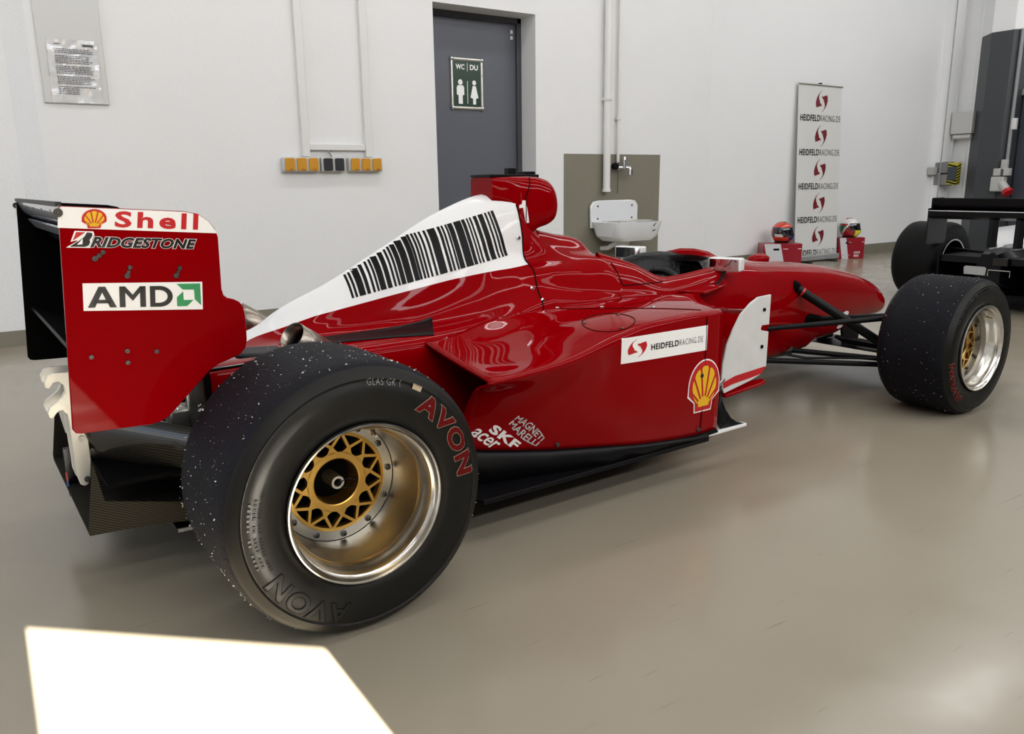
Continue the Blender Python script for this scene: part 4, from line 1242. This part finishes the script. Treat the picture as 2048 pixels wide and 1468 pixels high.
# --- diffuser, tow hooks
for s in (-1, 1):
    b = MB().prism([(-.505,.190),(-.505,.205),(-.478,.375),(-.462,.268),(-.30,.226),(-.20,.21),(-.20,.150),(-.29,.168)], lambda u, v, w: (u, s * (.35 + w), v), .006)
    b.build('diffuser_fence', WEAVE, car, smooth=0)
rows = []
for k in range(11):
    t = k / 10
    rows.append([(-.47 + .27 * t * .9, -.10 - .40 * t, .46 - .02 * t), (-.474 + .27 * t * .9, -.10 - .40 * t, .40 - .02 * t), (-.46 + .27 * t * .9, -.09 - .36 * t, .33), (-.42 + .25 * t, -.09 - .34 * t, .27)])
rows2 = [[(x, -y, z) for x, y, z in r] for r in rows]
MB().rows(rows, False).build('diffuser_panel', WEAVE_GLOSS, car, smooth=1.0, solid=.004)
MB().rows(rows2, False).build('diffuser_panel', WEAVE_GLOSS, car, smooth=1.0, solid=.004)
MB().box((-.22, 0, .27), (.04, .66, .22)).box((-.33, 0, .30), (.24, .68, .012)).build('diffuser_tunnel', BLACK_MATT, car, smooth=0)
MB().prism([(-.505, -.353), (-.16, -.353), (-.16, .353), (-.505, .353)], lambda u, v, w: (u, v, .185 + w - .05 * (u + .505)), .008).build('diffuser_lip', WEAVE, car, smooth=0)
MB().prism([(-.50, .155), (-.50, .30), (-.47, .30), (-.45, .155)], lambda u, v, w: (u, .06 + w, v), .02).build('diffuser_strake', BLACK, car, smooth=0)
for z0, m, in ((.222, RED_STICKER), (.195, mat('blue sticker', (.02, .12, .45, 1), .4))):
    MB().box((-.502, .045, z0), (.004, .012, .024)).build('strake_stripe', m, car, smooth=0)
CREAM = mat('brushed aluminium plate', (.80, .78, .72, 1), .42, metal=.35, rvar=.08)
HK = [(-.4515,.5558),(-.4772,.5589),(-.5116,.5613),(-.5271,.556),(-.5365,.54),(-.5356,.5241),(-.5273,.5192),(-.5206,.5252),(-.515,.5338),(-.5043,.5356),(-.4934,.5261),(-.4917,.5081),(-.5004,.4936),(-.5172,.4804),(-.5319,.4706),(-.5383,.4558),(-.5357,.4411),(-.5271,.4377),(-.5196,.4488),(-.5111,.4562),(-.5035,.4566),(-.4943,.4442),(-.4924,.4222),(-.4925,.3713),(-.4915,.3159),(-.4911,.2674),(-.4861,.2437),(-.4774,.2371),(-.4675,.2393),(-.4602,.2527),(-.4524,.3073),(-.4522,.3815),(-.4492,.4722)]
for y in (-.115, -.03):
    h_ = MB().prism(HK, lambda u, v, w: (u, y + w, v), .014).build('tow_hook_plate', CREAM, car, smooth=0, bevel=.002)
each('hook_bolt', MB().tube([(0, -.058, 0), (0, .052, 0)], .008, 12), [(-.468, -.062, .372), (-.468, -.062, .256)], DARK_METAL, car)

# --- front wing with pylons
for s in (-1, 1):
    MB().prism([(3.16, .30), (3.36, .30), (3.34, .16), (3.20, .16)], lambda u, v, w: (u, s * (.07 + w), v), .012).build('front_wing_pylon', CARBON, car, smooth=0, bevel=.003)
for shp in (circ2(3.045, .352, .034, .016), poly([(2.965, .352), (3.0, .325), (2.965, .322)]), circ2(3.02, .288, .030, .012)):
    decal('nose_mark', [shp], lambda u, v: MCF(u, v), WHITE_STICKER, mono, .015)
fwm = MB()
rows = []
for k in range(25):
    y = -.70 + 1.4 * k / 24
    d = .02 * math.cos(PI * y / 1.4) * 0
    rows.append([(x, y, z + d) for x, z in ((3.10, .165), (3.2, .150), (3.38, .128), (3.52, .120), (3.56, .127), (3.5, .142), (3.35, .152), (3.2, .168))])
fwm.rows(rows, True, True).build('front_wing', CARBON, car, smooth=.6)
for s in (-1, 1):
    rows = []
    for k in range(9):
        y = s * (.16 + .54 * k / 8)
        rows.append([(x, y, z) for x, z in ((2.98, .235), (3.06, .20), (3.16, .172), (3.17, .178), (3.08, .212), (3.0, .245))])
    MB().rows(rows, True, True).build('front_flap', GREYW if False else CARBON, car, smooth=.6)
    MB().prism([(2.92, .10), (3.62, .09), (3.60, .20), (3.20, .30), (2.94, .30)], lambda u, v, w: (u, s * (.70 + w), v), .008).build('front_endplate', CARBON, car, smooth=0)
# antenna blister on the nose
MB().sphere((2.62, .06, .645), .05, 14, 8, sq=(1.5, .8, .55)).build('nose_blister', RED, car)

# --- wheels
def sidewall(R, w):
    d = R - .19
    return [(.186, .020), (.1925, .008), (.19 + .2 * d, .002), (.19 + .45 * d, 0), (.19 + .66 * d, .002), (.19 + .70 * d, .007), (.19 + .72 * d, .007), (.19 + .75 * d, .004), (R - .020, .014), (R - .010, .024), (R - .004, .036), (R - .001, .055)]
def wheel(loc, rz, R, w, name, letters, debris, seed, depth=.178):
    rnd = random.Random(seed)
    rim_prof = [(.183, w * .5), (.178, .04), (.184, .022), (.1895, .008), (.1905, .001), (.189, -.004), (.1855, -.005), (.183, -.001), (.1815, .006), (.1765, .014), (.1745, .016), (.173, .028), (.167, .040), (.163, .050), (.161, .058), (.158, .065 if depth < .12 else .10), (.152, depth - .02), (.1515, depth)]
    wh = MB().lathe(rim_prof, 96, 'y', mis=[0] * 14 + [1] * 3).build(name, [ALU, mat('dull aluminium barrel', (.30, .28, .24, 1), .36, metal=1)], car, smooth=.5)
    wh.location = loc; wh.rotation_euler = (0, 0, rz)
    wh['label'] = 'polished deep-dish rim'
    sw = sidewall(R, w)
    mid = [(R + .001, w * .25), (R + .0015, w * .5), (R + .001, w * .75)]
    prof = sw + mid + [(r, w - y) for r, y in reversed(sw)]
    ns = len(sw)
    mis = [0] * (ns - 3) + [1] * (len(prof) - 1 - 2 * (ns - 3)) + [0] * (ns - 3)
    ty = MB().lathe(prof, 128, 'y', mis=mis).build('tyre', [RUBBER_WALL, RUBBER_TREAD], wh, smooth=.9)
    # ring, gold centre, hub
    MB().lathe([(.1515, depth), (.150, depth - .004), (.1265, depth - .004), (.125, depth + .02)], 96, 'y').build('rim_flange', ALU, wh, smooth=.5)
    g = MB()
    g.lathe([(.126, depth + .004), (.126, depth - .002), (.1175, depth - .004), (.1165, depth + .012)], 96, 'y')
    g.lathe([(.076, depth + .012), (.076, depth - .004), (.0605, depth - .004), (.058, depth - .002), (.054, depth + .06)], 96, 'y')
    n = 12
    pol = lambda r, a: (r * math.cos(a), r * math.sin(a))
    def flat(P):
        g.prism(P, lambda u, v, ww: (u, depth - .004 + ww, v), .014)
    def bar(p, q, w0, w1):
        p, q = Vector(p), Vector(q)
        t = (q - p).normalized(); nn = Vector((-t.y, t.x))
        flat([(v.x, v.y) for v in (p + nn * w0 / 2, q + nn * w1 / 2, q - nn * w1 / 2, p - nn * w0 / 2)])
    st = 2 * PI / n
    for k in range(n):
        a = st * k + .1
        # web that narrows from the disc to the fork
        flat([pol(.0752, a - st * .44), pol(.0785, a - st * .28), pol(.085, a - st * .155), pol(.0925, a - st * .09), pol(.0955, a), pol(.0925, a + st * .09), pol(.085, a + st * .155), pol(.0785, a + st * .28), pol(.0752, a + st * .44)])
        for e in (-1, 1):
            bar(pol(.0912, a + e * st * .05), pol(.1195, a + e * st * .46), .0075, .0068)
    g.build('wheel_centre', GOLD, wh, smooth=.5)['label'] = 'gold mesh wheel centre'
    MB().lathe([(.001, depth + .05), (.15, depth + .05)], 48, 'y').build('brake_disc', BLACK_MATT, wh)
    MB().lathe([(.001, depth + .06), (.056, depth + .06)], 32, 'y').build('hub_face', mat('bronze hub', (.30, .17, .07, 1), .45, metal=.9), wh)
    nut = MB().lathe([(.0105, depth + .03), (.0105, depth - .010), (.0165, depth - .010), (.0175, depth - .006), (.0175, depth + .06)], 14, 'y').build('wheel_nut', ALU_SATIN, wh, smooth=.4)
    MB().lathe([(.0005, depth + .012), (.0108, depth + .012)], 14, 'y').build('nut_bore', BLACK_MATT, wh)
    MB().tube([(.012 + .022 * math.cos(t) + .012, depth - .012 - .004 * math.sin(3 * t), -.006 + .010 * math.sin(t)) for t in [2 * PI * k / 20 for k in range(21)]], .0012, 6, caps=False).build('safety_clip', BLACK, nut)
    bolt = None
    for k in range(12):
        a = 2 * PI * k / 12 + .06
        p = (.138 * math.cos(a), depth - .004, .138 * math.sin(a))
        if bolt is None:
            bolt = MB().lathe([(.0005, -.004), (.0022, -.004), (.0026, -.0085), (.0052, -.0085), (.0058, -.003), (.0082, -.002), (.0085, .001)], 12, 'y').build('rim_bolt', DARK_METAL, wh, smooth=.6)
            o = bolt
        else:
            o = bolt.copy(); COL.objects.link(o); o.parent = wh
        o.location = p
    a = math.radians(62)
    c = Vector((.158 * math.cos(a), depth - .06, .158 * math.sin(a)))
    rad = Vector((math.cos(a), 0, math.sin(a)))
    MB().tube([c + rad * .004, c - rad * .006 + Vector((0, -.006, 0)), c - rad * .012 + Vector((0, -.02, 0)), c - rad * .014 + Vector((0, -.036, 0))], [.008, .0065, .0055, .004], 10).build('tyre_valve', STEEL, wh)
    ys = pchip([p[0] for p in sw][2:], [p[1] for p in sw][2:])
    def polar(a0, a1, r0, r1, off):
        a0, a1 = math.radians(a0), math.radians(a1)
        def f(u, v):
            a = a0 + (a1 - a0) * u; r = r0 + (r1 - r0) * v
            return Vector((r * math.cos(a), ys(min(max(r, .2), R - .002)) - off, r * math.sin(a)))
        return f
    for kind, s, a0, a1, r0, r1 in letters:
        if kind == 'red':
            q = text2d(s, bold=.042, space=1.16); o_ = text2d(s, bold=.060, space=1.16)
            decal('tyre_lettering_outline', [fit(o_, (0, 1, 0, 1), q)], polar(a0, a1, r0, r1, .0010), mat('cream print', (.36, .28, .20, 1), .7, spec=.1), wh, .06)
            decal('tyre_lettering', [fit(q, (0, 1, 0, 1))], polar(a0, a1, r0, r1, .0016), mat('worn red print', (.10, .004, .005, 1), .7, spec=.1), wh, .06)
        elif kind == 'emboss':
            q = text2d(s, bold=.02, space=1.1)
            o_ = text2d(s, bold=.05, space=1.1)
            decal('moulded_lettering', [fit(o_, (0, 1, 0, 1), q)], polar(a0, a1, r0, r1, .0008), mat('moulded rubber edge', (.003, .003, .003, 1), .6, spec=.1), wh, .06)
            decal('moulded_lettering', [fit(q, (0, 1, 0, 1))], polar(a0, a1, r0, r1, .0018), mat('moulded rubber', (.0065, .006, .005, 1), .45, spec=.25), wh, .06)
        elif kind == 'chalk':
            decal('chalk_writing', [fit(text2d(s, bold=-.005, shear=.1, space=1.2), (0, 1, 0, 1))], polar(a0, a1, r0, r1, .0010), mat('grey chalk', (.22, .22, .21, 1), .8), wh, .1)
        elif kind == 'tag':
            decal('bar_label', [quad2(0, 1, 0, 1)], polar(a0, a1, r0, r1, .0010), mat('tan label', (.42, .33, .22, 1), .6), wh)
            decal('bar_label_print', [quad2(.14 + .06 * k, .14 + .06 * k + (.02 if k % 3 else .045), .25, .92) for k in range(13)], polar(a0, a1, r0, r1, .0016), BLACK_STICKER, wh)
    if debris:
        b = MB()
        for _ in range(debris):
            a = rnd.uniform(0, 2 * PI); y = rnd.uniform(.03, w - .02)
            r = R + .001 - (.004 if y < .05 else 0)
            sz = rnd.choice((.0008, .001, .0012, .0014, .0022, .003)) * rnd.uniform(.7, 1.2)
            c = Vector((r * math.cos(a), y, r * math.sin(a)))
            e = [Vector((rnd.uniform(-1, 1), rnd.uniform(-1, 1), rnd.uniform(-1, 1))).normalized() * sz for _ in range(3)]
            b.add([c + e[0], c - e[0], c + e[1], c - e[1], c + e[2], c - e[2]], [(0, 2, 4), (2, 1, 4), (1, 3, 4), (3, 0, 4), (2, 0, 5), (1, 2, 5), (3, 1, 5), (0, 3, 5)])
        tag(b.build('picked_up_grit', mat('pale grit', (.62, .61, .58, 1), .7), wh, smooth=0, recalc=False), 'white grit stuck to the tread', kind='stuff')
    return wh
RL = [('red', 'AVON', 57, 3, .238, .285), ('emboss', 'AVON', 256, 207, .236, .282), ('chalk', 'GLAS GR 1', 87, 70, .276, .292), ('tag', '', 63.5, 58.5, .280, .293),
      ('emboss', 'IIII IIIIII III IIIII II', 202, 160, .246, .252), ('emboss', 'III IIII II IIIII', 198, 164, .258, .264), ('emboss', 'IIII II IIIIII', 198, 166, .270, .276)]
FL = [('red', 'AVON', 236, 188, .238, .272), ('emboss', 'IIIIII III', 150, 95, .262, .276)]
FL = [('red', 'AVON', 236, 188, .238, .272), ('emboss', 'IIIII/IIII II IIIIIIII', 150, 90, .258, .270)]
wheel((0, -.902, .325), 0, .325, .38, 'rear_wheel', RL, 950, 1)
wheel((2.933, -.902, .302), 0, .302, .329, 'front_wheel', FL, 420, 2, .095)
wheel((0, .902, .325), PI, .325, .38, 'rear_wheel', [], 0, 3)
wheel((2.933, .902, .302), PI, .302, .329, 'front_wheel', [], 0, 4)
# ------------------------------------------------------------------ roll-up banner
BTL, BTR, BBR, BBL = Vector((7.945, 4.045, 2.160)), Vector((8.775, 4.025, 2.154)), Vector((8.72, 3.88, .075)), Vector((7.93, 3.93, .075))
bq = bilin(BTL, BTR, BBR, BBL)
bn_n = (BTR - BTL).cross(BBL - BTL).normalized()
if bn_n.y > 0: bn_n = -bn_n
bn = empty('banner_stand', (8.33, 3.905, 0), 0, None, 'tall white roll-up banner with five dark red emblems leaning on back wall', 'banner')
O = Vector((8.33, 3.905, 0))
b = MB()
b.rows([[bq(u, v) - O for u in (0, .5, 1)] for v in (0, .5, 1)], False)
sheet = b.build('banner_sheet', mat('banner fabric', (.70, .70, .68, 1), .5), bn, smooth=0, solid=.004)
MB().tube([BTL + Vector((-.012, 0, .008)) - O, BTR + Vector((.012, 0, .008)) - O], .014, 10).build('top_rail', ALU_SATIN, bn)
MB().box(bq(.5, 1) + Vector((0, .01, .024)) - O, (.04, .03, .02)).build('rail_clip', BLACK, bn)
dirb = (BBR - BBL).normalized(); yb = Vector((-dirb.y, dirb.x, 0))
def bbox_along(mb, u0, u1, d0, d1, z0, z1):
    P = []
    for z in (z0, z1):
        for u, d in ((u0, d0), (u1, d0), (u1, d1), (u0, d1)):
            p = BBL.lerp(BBR, u) + yb * d - O
            P.append((p.x, p.y, z))
    mb.add(P, [(3, 2, 1, 0), (4, 5, 6, 7), (0, 1, 5, 4), (1, 2, 6, 5), (2, 3, 7, 6), (3, 0, 4, 7)])
b = MB(); bbox_along(b, -.015, 1.015, -.045, .06, .012, .085)
b.build('banner_base', mat('silver base', (.50, .51, .52, 1), .35, metal=.6), bn, bevel=.015, seg=3)
for u in (.12, .72):
    b = MB(); bbox_along(b, u, u + .06, -.17, .10, 0, .012)
    b.build('base_foot', BLACK, bn, bevel=.003)
for k in range(5):
    vc = .912 - .199 * k
    f = lambda u, v: bq(u, v) - O + bn_n * .003
    decal('banner_emblem', place2(swoosh(), (.395, .675, vc - .063, vc + .063)), f, MAROON, bn)
    decal('banner_lettering', [T('HEIDFELD', (.05, .50, vc - .116, vc - .080), bold=.018, space=1.1)], f, BLACK_STICKER, bn)
    decal('banner_lettering', [T('RACING.DE', (.515, .985, vc - .116, vc - .080), bold=-.01, space=1.12)], f, mat('dark print', (.03, .03, .03, 1), .5), bn)

# ------------------------------------------------------------------ helmet boxes and helmets
def helmet_box(p0, p1, d, h, label, slogan, w0, w1):
    p0, p1 = Vector((*p0, 0)), Vector((*p1, 0))
    c = (p0 + p1) / 2
    ex = (p1 - p0); ey = Vector((-ex.y, ex.x, 0)).normalized() * d
    rz = math.atan2(ex.y, ex.x); L = ex.length
    r = empty('helmet_box', (c.x, c.y, 0), rz, None, label, 'box', 'red helmet boxes by the banner')
    MB().box((0, d / 2, h / 2), (L, d, h)).build('carton', mat('red carton', (.28, .008, .018, 1), .3), r, bevel=.003)
    f = lambda off: (lambda u, v: Vector(((u - .5) * L, -off, v * h)))
    decal('white_panel', [poly([(w0 + .13, .0), (w1 + .14, .0), (w1, 1), (w0, 1)])], f(.0012), mat('white carton print', (.62, .62, .64, 1), .35), r)
    decal('handle_slot', [poly([(w0 + .235, .80), (w0 + .40, .80), (w0 + .385, .72), (w0 + .25, .72)])], f(.002), BLACK_MATT, r)
    small = [quad2(w1 + .07, w1 + .085, .76, .80), quad2(w1 + .10, w1 + .20, .765, .795), quad2(.89, .90, .77, .81), quad2(.91, .975, .775, .805)]
    decal('small_print', small, f(.002), WHITE_STICKER, r)
    decal('fine_print', [quad2(w0 + .16, w0 + .24, .155, .185), quad2(w0 + .33, w0 + .46, .185, .20), quad2(w0 + .33, w0 + .44, .155, .17)], f(.002), mat('pale grey print', (.35, .35, .36, 1), .5), r)
    if slogan:
        decal('slogan', [T('ALWAYS', (.60, .84, .24, .35), bold=.02), T('AHEAD', (.60, .80, .09, .20), bold=.02)], f(.002), WHITE_STICKER, r)
    return r
helmet_box((7.20, 3.83), (7.565, 3.555), .27, .28, 'red carton with white slanted panel under the orange helmet, left of banner', False, .02, .44)
helmet_box((8.75, 3.875), (9.09, 3.725), .20, .275, 'red carton with white panel and slogan under yellow-chinned helmet, right of banner', True, .02, .27)

def helmet(loc, face, scheme, mats, label, numero=None):
    r = empty('racing_helmet', loc, face, None, label, 'helmet', None)
    nu, nv = 72, 44
    def shape(az, el, k=1.0):
        ca, sa = math.cos(az), math.sin(az)
        ce, se = math.cos(el), math.sin(el)
        rx, ry, rz_ = .128, .108, .122
        p = Vector((rx * ce * ca, ry * ce * sa, rz_ * se))
        front = max(0, ca)
        if el < -.05:
            t = min(1, (-.05 - el) / .7)
            p.x += .028 * front ** 2 * math.sin(t * PI * .75)
            p.y *= 1 - .10 * t
            p.z -= .02 * t
        return p * k
    rows = []; ms = []
    els = [math.radians(-58 + 148 * j / nv) for j in range(nv + 1)]
    for el in els:
        rows.append([shape(2 * PI * i / nu, el) for i in range(nu)])
    b = MB()
    b.rows(rows, True, False)
    b.m = [0] * len(b.f)
    for j in range(nv):
        for i in range(nu):
            az = (2 * PI * (i + .5) / nu + PI) % (2 * PI) - PI
            el = math.degrees((els[j] + els[j + 1]) / 2)
            b.m[j * nu + i] = scheme(math.degrees(az), el)
    b.build('helmet_shell', mats, r, smooth=1.2)
    rows = []
    for j in range(9):
        el = math.radians(-14 + 38 * j / 8)
        rows.append([shape(math.radians(-82 + 164 * i / 24), el, 1.03) for i in range(25)])
    MB().rows(rows, False).build('visor', mat('dark visor', (.003, .003, .004, 1), .06, coat=1), r, smooth=1.2)
    for sgn in (-1, 1):
        p = shape(math.radians(92 * sgn), math.radians(4), 1.03)
        MB().lathe([(.001, .006), (.016, .006), (.019, 0)], 16, 'y', p).build('visor_pivot', DARK_METAL, r)
    b = MB().lathe([(.075, 0), (.09, -.012), (.075, -.02)], 24, 'z', (0, 0, -.112))
    b.build('neck_roll', BLACK, r)
    return r
ORANGE = mat('fluorescent orange red', (.62, .05, .02, 1), .2, coat=1)
NAVY = mat('navy gloss', (.012, .018, .10, 1), .2, coat=1)
GBLACK = mat('gloss black', (.004, .004, .005, 1), .15, coat=1)
GWHITE = mat('gloss white', (.75, .75, .75, 1), .2, coat=1)
GGREEN = mat('gloss green', (.01, .13, .04, 1), .2, coat=1)
GYEL = mat('fluorescent yellow', (.72, .75, .02, 1), .2, coat=1)
GRED = mat('gloss red', (.38, .012, .02, 1), .2, coat=1)
def sch1(az, el):
    a = abs(az)
    if el > 58: return 2 if math.sin(az * .09) + math.sin(el * .5) > .1 else 0
    if el > 26: return 0
    if el > 18: return 1
    if el > -12: return 2 if a < 140 else 0
    if el > -24: return 3 if 75 < a < 125 else (1 if a < 40 else 2)
    if el > -40: return 1 if a < 45 else 0
    return 2 if el < -48 else 0
def sch2(az, el):
    a = abs(az)
    if el > 66: return 1 if a < 90 else 3
    if el > 58 and a > 100: return 1
    if el > 24: return 0
    s_ = a + el * .9
    if el < -8 and a < 52: return 4
    if s_ < 95: return 2
    if s_ < 108: return 0
    if s_ < 150: return 3 if el < 10 else 2
    return 3
helmet((7.53, 3.83, .413), -1.10, sch1, [ORANGE, NAVY, GBLACK, GWHITE], 'orange and navy racing helmet with black visor on carton left of banner')
helmet((8.965, 3.88, .408), -1.15, sch2, [GWHITE, GRED, GRED, GGREEN, GYEL], 'white red and green racing helmet with yellow chin on carton right of banner')

# ------------------------------------------------------------------ the black car behind
bc = empty('formula_race_car', (6.29, .58, 0), 0.0, None, 'black single-seat racing car with white engine cover parked behind the front wheel', 'race car')
GB2 = mat('gloss black paint', (.002, .002, .004, 1), .3, spec=.2, coat=.08)
for s in (-1, 1):
    R, w = .33, .38
    prof = [(.186, .02), (.192, .008), (.23, .001), (.27, 0), (.30, .006), (R - .02, .016), (R - .006, .03), (R, .06), (R + .001, w / 2), (R, w - .06), (R - .006, w - .03), (R - .02, w - .016), (.30, w - .006), (.27, w), (.23, w - .001), (.192, w - .008), (.186, w - .02)]
    wh = MB().lathe([(.17, .10), (.183, .02), (.190, .006), (.190, -.001), (.184, .0), (.176, .02), (.165, .12), (.165, w - .05), (.184, w - .004), (.189, w + .002), (.186, w - .02)], 64, 'y').build('rear_wheel', mat('dark rim', (.10, .10, .10, 1), .3, metal=1), bc, smooth=.6)
    wh.location = (0, -.90 if s < 0 else .52, R)
    MB().lathe(prof, 80, 'y').build('tyre', mat('black rubber', (.004, .004, .004, 1), .55, spec=.15), wh, smooth=.8)
    MB().lathe([(.001, .19), (.17, .19)], 40, 'y').build('wheel_centre', BLACK, wh)
    MB().lathe([(.178, w + .0005), (.189, w + .003), (.191, w + .0005)], 64, 'y').lathe([(.178, -.0005), (.189, -.003), (.191, -.0005)], 64, 'y').build('rim_edge', mat('pale rim edge', (.45, .45, .44, 1), .4), wh, smooth=.6)
    ep = MB().prism([(-.50, .79), (-.46, .79), (-.46, .865), (-.45, .872), (-.30, .872), (-.29, .79), (-.22, .79), (-.21, .53), (-.24, .50), (-.50, .50)], lambda u, v, q: (u, s * (.49 + q), v), .010).build('wing_endplate', GB2, bc, smooth=0)
def bwing(name, prof, m):
    rows = [[(x, -.49, z) for x, z in prof], [(x, .49, z) for x, z in prof]]
    return MB().rows(rows, True, True).build(name, m, bc, smooth=.5)
f_ = bwing('wing_flap', [(-.475, .868), (-.468, .872), (-.44, .83), (-.40, .795), (-.36, .780), (-.355, .772), (-.40, .772), (-.45, .80)], GB2)
bwing('wing_main_plane', [(-.505, .765), (-.495, .768), (-.42, .745), (-.30, .735), (-.22, .75), (-.215, .742), (-.30, .712), (-.42, .705), (-.50, .73)], GB2)
MB().box((-.50, 0, .772), (.006, .98, .006)).build('wing_gurney', PLASTIC_WHITE, bc, smooth=0)
MB().box((-.40, .03, .62), (.09, .03, .24)).build('wing_pylon', GB2, bc, smooth=0)
MB().box((-.40, -.16, .62), (.09, .03, .24)).build('wing_pylon', GB2, bc, smooth=0)
rows = []
for x, z, w0, w1 in ((-.12, .50, .03, .10), (.2, .60, .03, .16), (.6, .76, .04, .24), (.95, .93, .07, .27), (1.05, .96, .09, .28)):
    rows.append([(x, -w1, .44), (x, -w1 * .7, .5), (x, -w0, z - .02), (x, 0, z), (x, w0, z - .02), (x, w1 * .7, .5), (x, w1, .44)])
MB().rows(rows, False, True).build('engine_cover', WHITE_GLOSS, bc, smooth=1)
for s in (-1, 1):
    rows = []
    for x, yi, yo, zt in ((.10, .12, .22, .46), (.35, .15, .34, .50), (.6, .18, .52, .56), (.9, .2, .66, .60), (1.4, .2, .68, .60)):
        rows.append([(x, s * yi, zt), (x, s * (yi + yo) / 2, zt + .01), (x, s * yo, zt - .03), (x, s * yo, .15), (x, s * yi, .15)])
    MB().rows(rows, True, True).build('sidepod', WHITE_GLOSS if s > 0 else GB2, bc, smooth=.7)
    MB().tube([(-.1, s * .1, .42), (0, s * .56, .44)], .014, 8).build('rear_wishbone', BLACK, bc)
    MB().tube([(-.1, s * .1, .2), (0, s * .56, .2)], .014, 8).build('rear_wishbone', BLACK, bc)
    MB().prism([(-.48, .12), (-.48, .42), (-.05, .42), (-.05, .12)], lambda u, v, q: (u, s * (.38 + q), v), .01).build('diffuser_fence', GB2, bc, smooth=0)
rows = []
for x, w_, z0, z1 in ((.3, .2, .12, .48), (-.1, .17, .14, .48), (-.40, .12, .2, .47), (-.47, .09, .24, .45)):
    rows.append([(x, -w_, z0), (x, -w_, z1 - .06), (x, -w_ * .6, z1), (x, w_ * .6, z1), (x, w_, z1 - .06), (x, w_, z0)])
MB().rows(rows, True, True).build('gearbox', GB2, bc, smooth=.4)
MB().box((-.25, 0, .40), (.42, .76, .05)).build('diffuser_roof', GB2, bc, smooth=0)
MB().box((-.15, 0, .25), (.10, .74, .28)).build('diffuser_wall', BLACK_MATT, bc, smooth=0)
b = MB().box((-.484, -.09, .40), (.02, .11, .06)); b.build('rain_light', mat('dark lens', (.006, .003, .003, 1), .3), bc, bevel=.004)
MB().prism([(.20, .385), (.34, .385), (.355, .375), (.35, .32), (.19, .32), (.185, .375)], lambda u, v, q: (-.49 + q, u - .18, v - .03), .006).build('rear_plate', mat('pale grey plate', (.42, .42, .42, 1), .4), bc, smooth=0)
MB().tube([(-.49, -.01, .29), (-.49, -.01, .335), (-.49, -.17, .335), (-.49, -.17, .29)], .005, 6).build('jack_frame', ALU_SATIN, bc)
rows = []
for x, w_, z0, z1 in ((1.4, .30, .1, .68), (2.0, .27, .1, .64), (2.8, .17, .14, .5), (3.6, .06, .18, .32)):
    rows.append([(x, -w_, z0), (x, -w_, z1 - .08), (x, -w_ * .5, z1), (x, w_ * .5, z1), (x, w_, z1 - .08), (x, w_, z0)])
MB().rows(rows, True, True).build('monocoque', GB2, bc, smooth=.6)
rows = []
for x, w_, z0, z1 in ((1.05, .10, .80, .98), (1.15, .13, .82, 1.0), (1.3, .12, .84, .98)):
    rows.append([(x, -w_, z0), (x, -w_, z1 - .03), (x, -w_ * .7, z1), (x, w_ * .7, z1), (x, w_, z1 - .03), (x, w_, z0)])
MB().rows(rows, True, True).build('air_box', GB2, bc, smooth=.6)
MB().prism([(-.3, -.4), (.4, -.66), (1.5, -.68), (2.0, -.3), (2.0, .3), (1.5, .68), (.4, .66), (-.3, .4)], lambda u, v, q: (u, v, .10 + q), .03).build('floor_pan', CARBON, bc, smooth=0)
for s in (-1, 1):
    wh = MB().lathe([(.17, .1), (.186, .01), (.19, 0), (.18, .0), (.165, .15), (.19, .30)], 48, 'y').build('front_wheel', mat('dark rim', (.1, .1, .1, 1), .3, metal=1), bc, smooth=.6)
    wh.location = (2.95, -.88 if s < 0 else .56, .30)
    MB().lathe([(.186, .02), (.20, .002), (.26, 0), (.285, .02), (.30, .05), (.30, .27), (.285, .30), (.26, .32), (.20, .318), (.186, .3)], 64, 'y').build('tyre', mat('black rubber', (.008, .008, .008, 1), .5), wh, smooth=.8)
    MB().tube([(2.6, s * .18, .40), (2.95, s * .6, .42)], .014, 8).build('wishbone', BLACK, bc)
    MB().tube([(2.6, s * .16, .2), (2.95, s * .6, .2)], .014, 8).build('wishbone', BLACK, bc)
MB().box((3.5, 0, .13), (.35, 1.3, .03)).build('front_wing', GB2, bc, smooth=0, bevel=.01)
MB().box((3.45, .0, .2), (.15, .03, .12)).build('front_wing_pylon', GB2, bc, smooth=0)
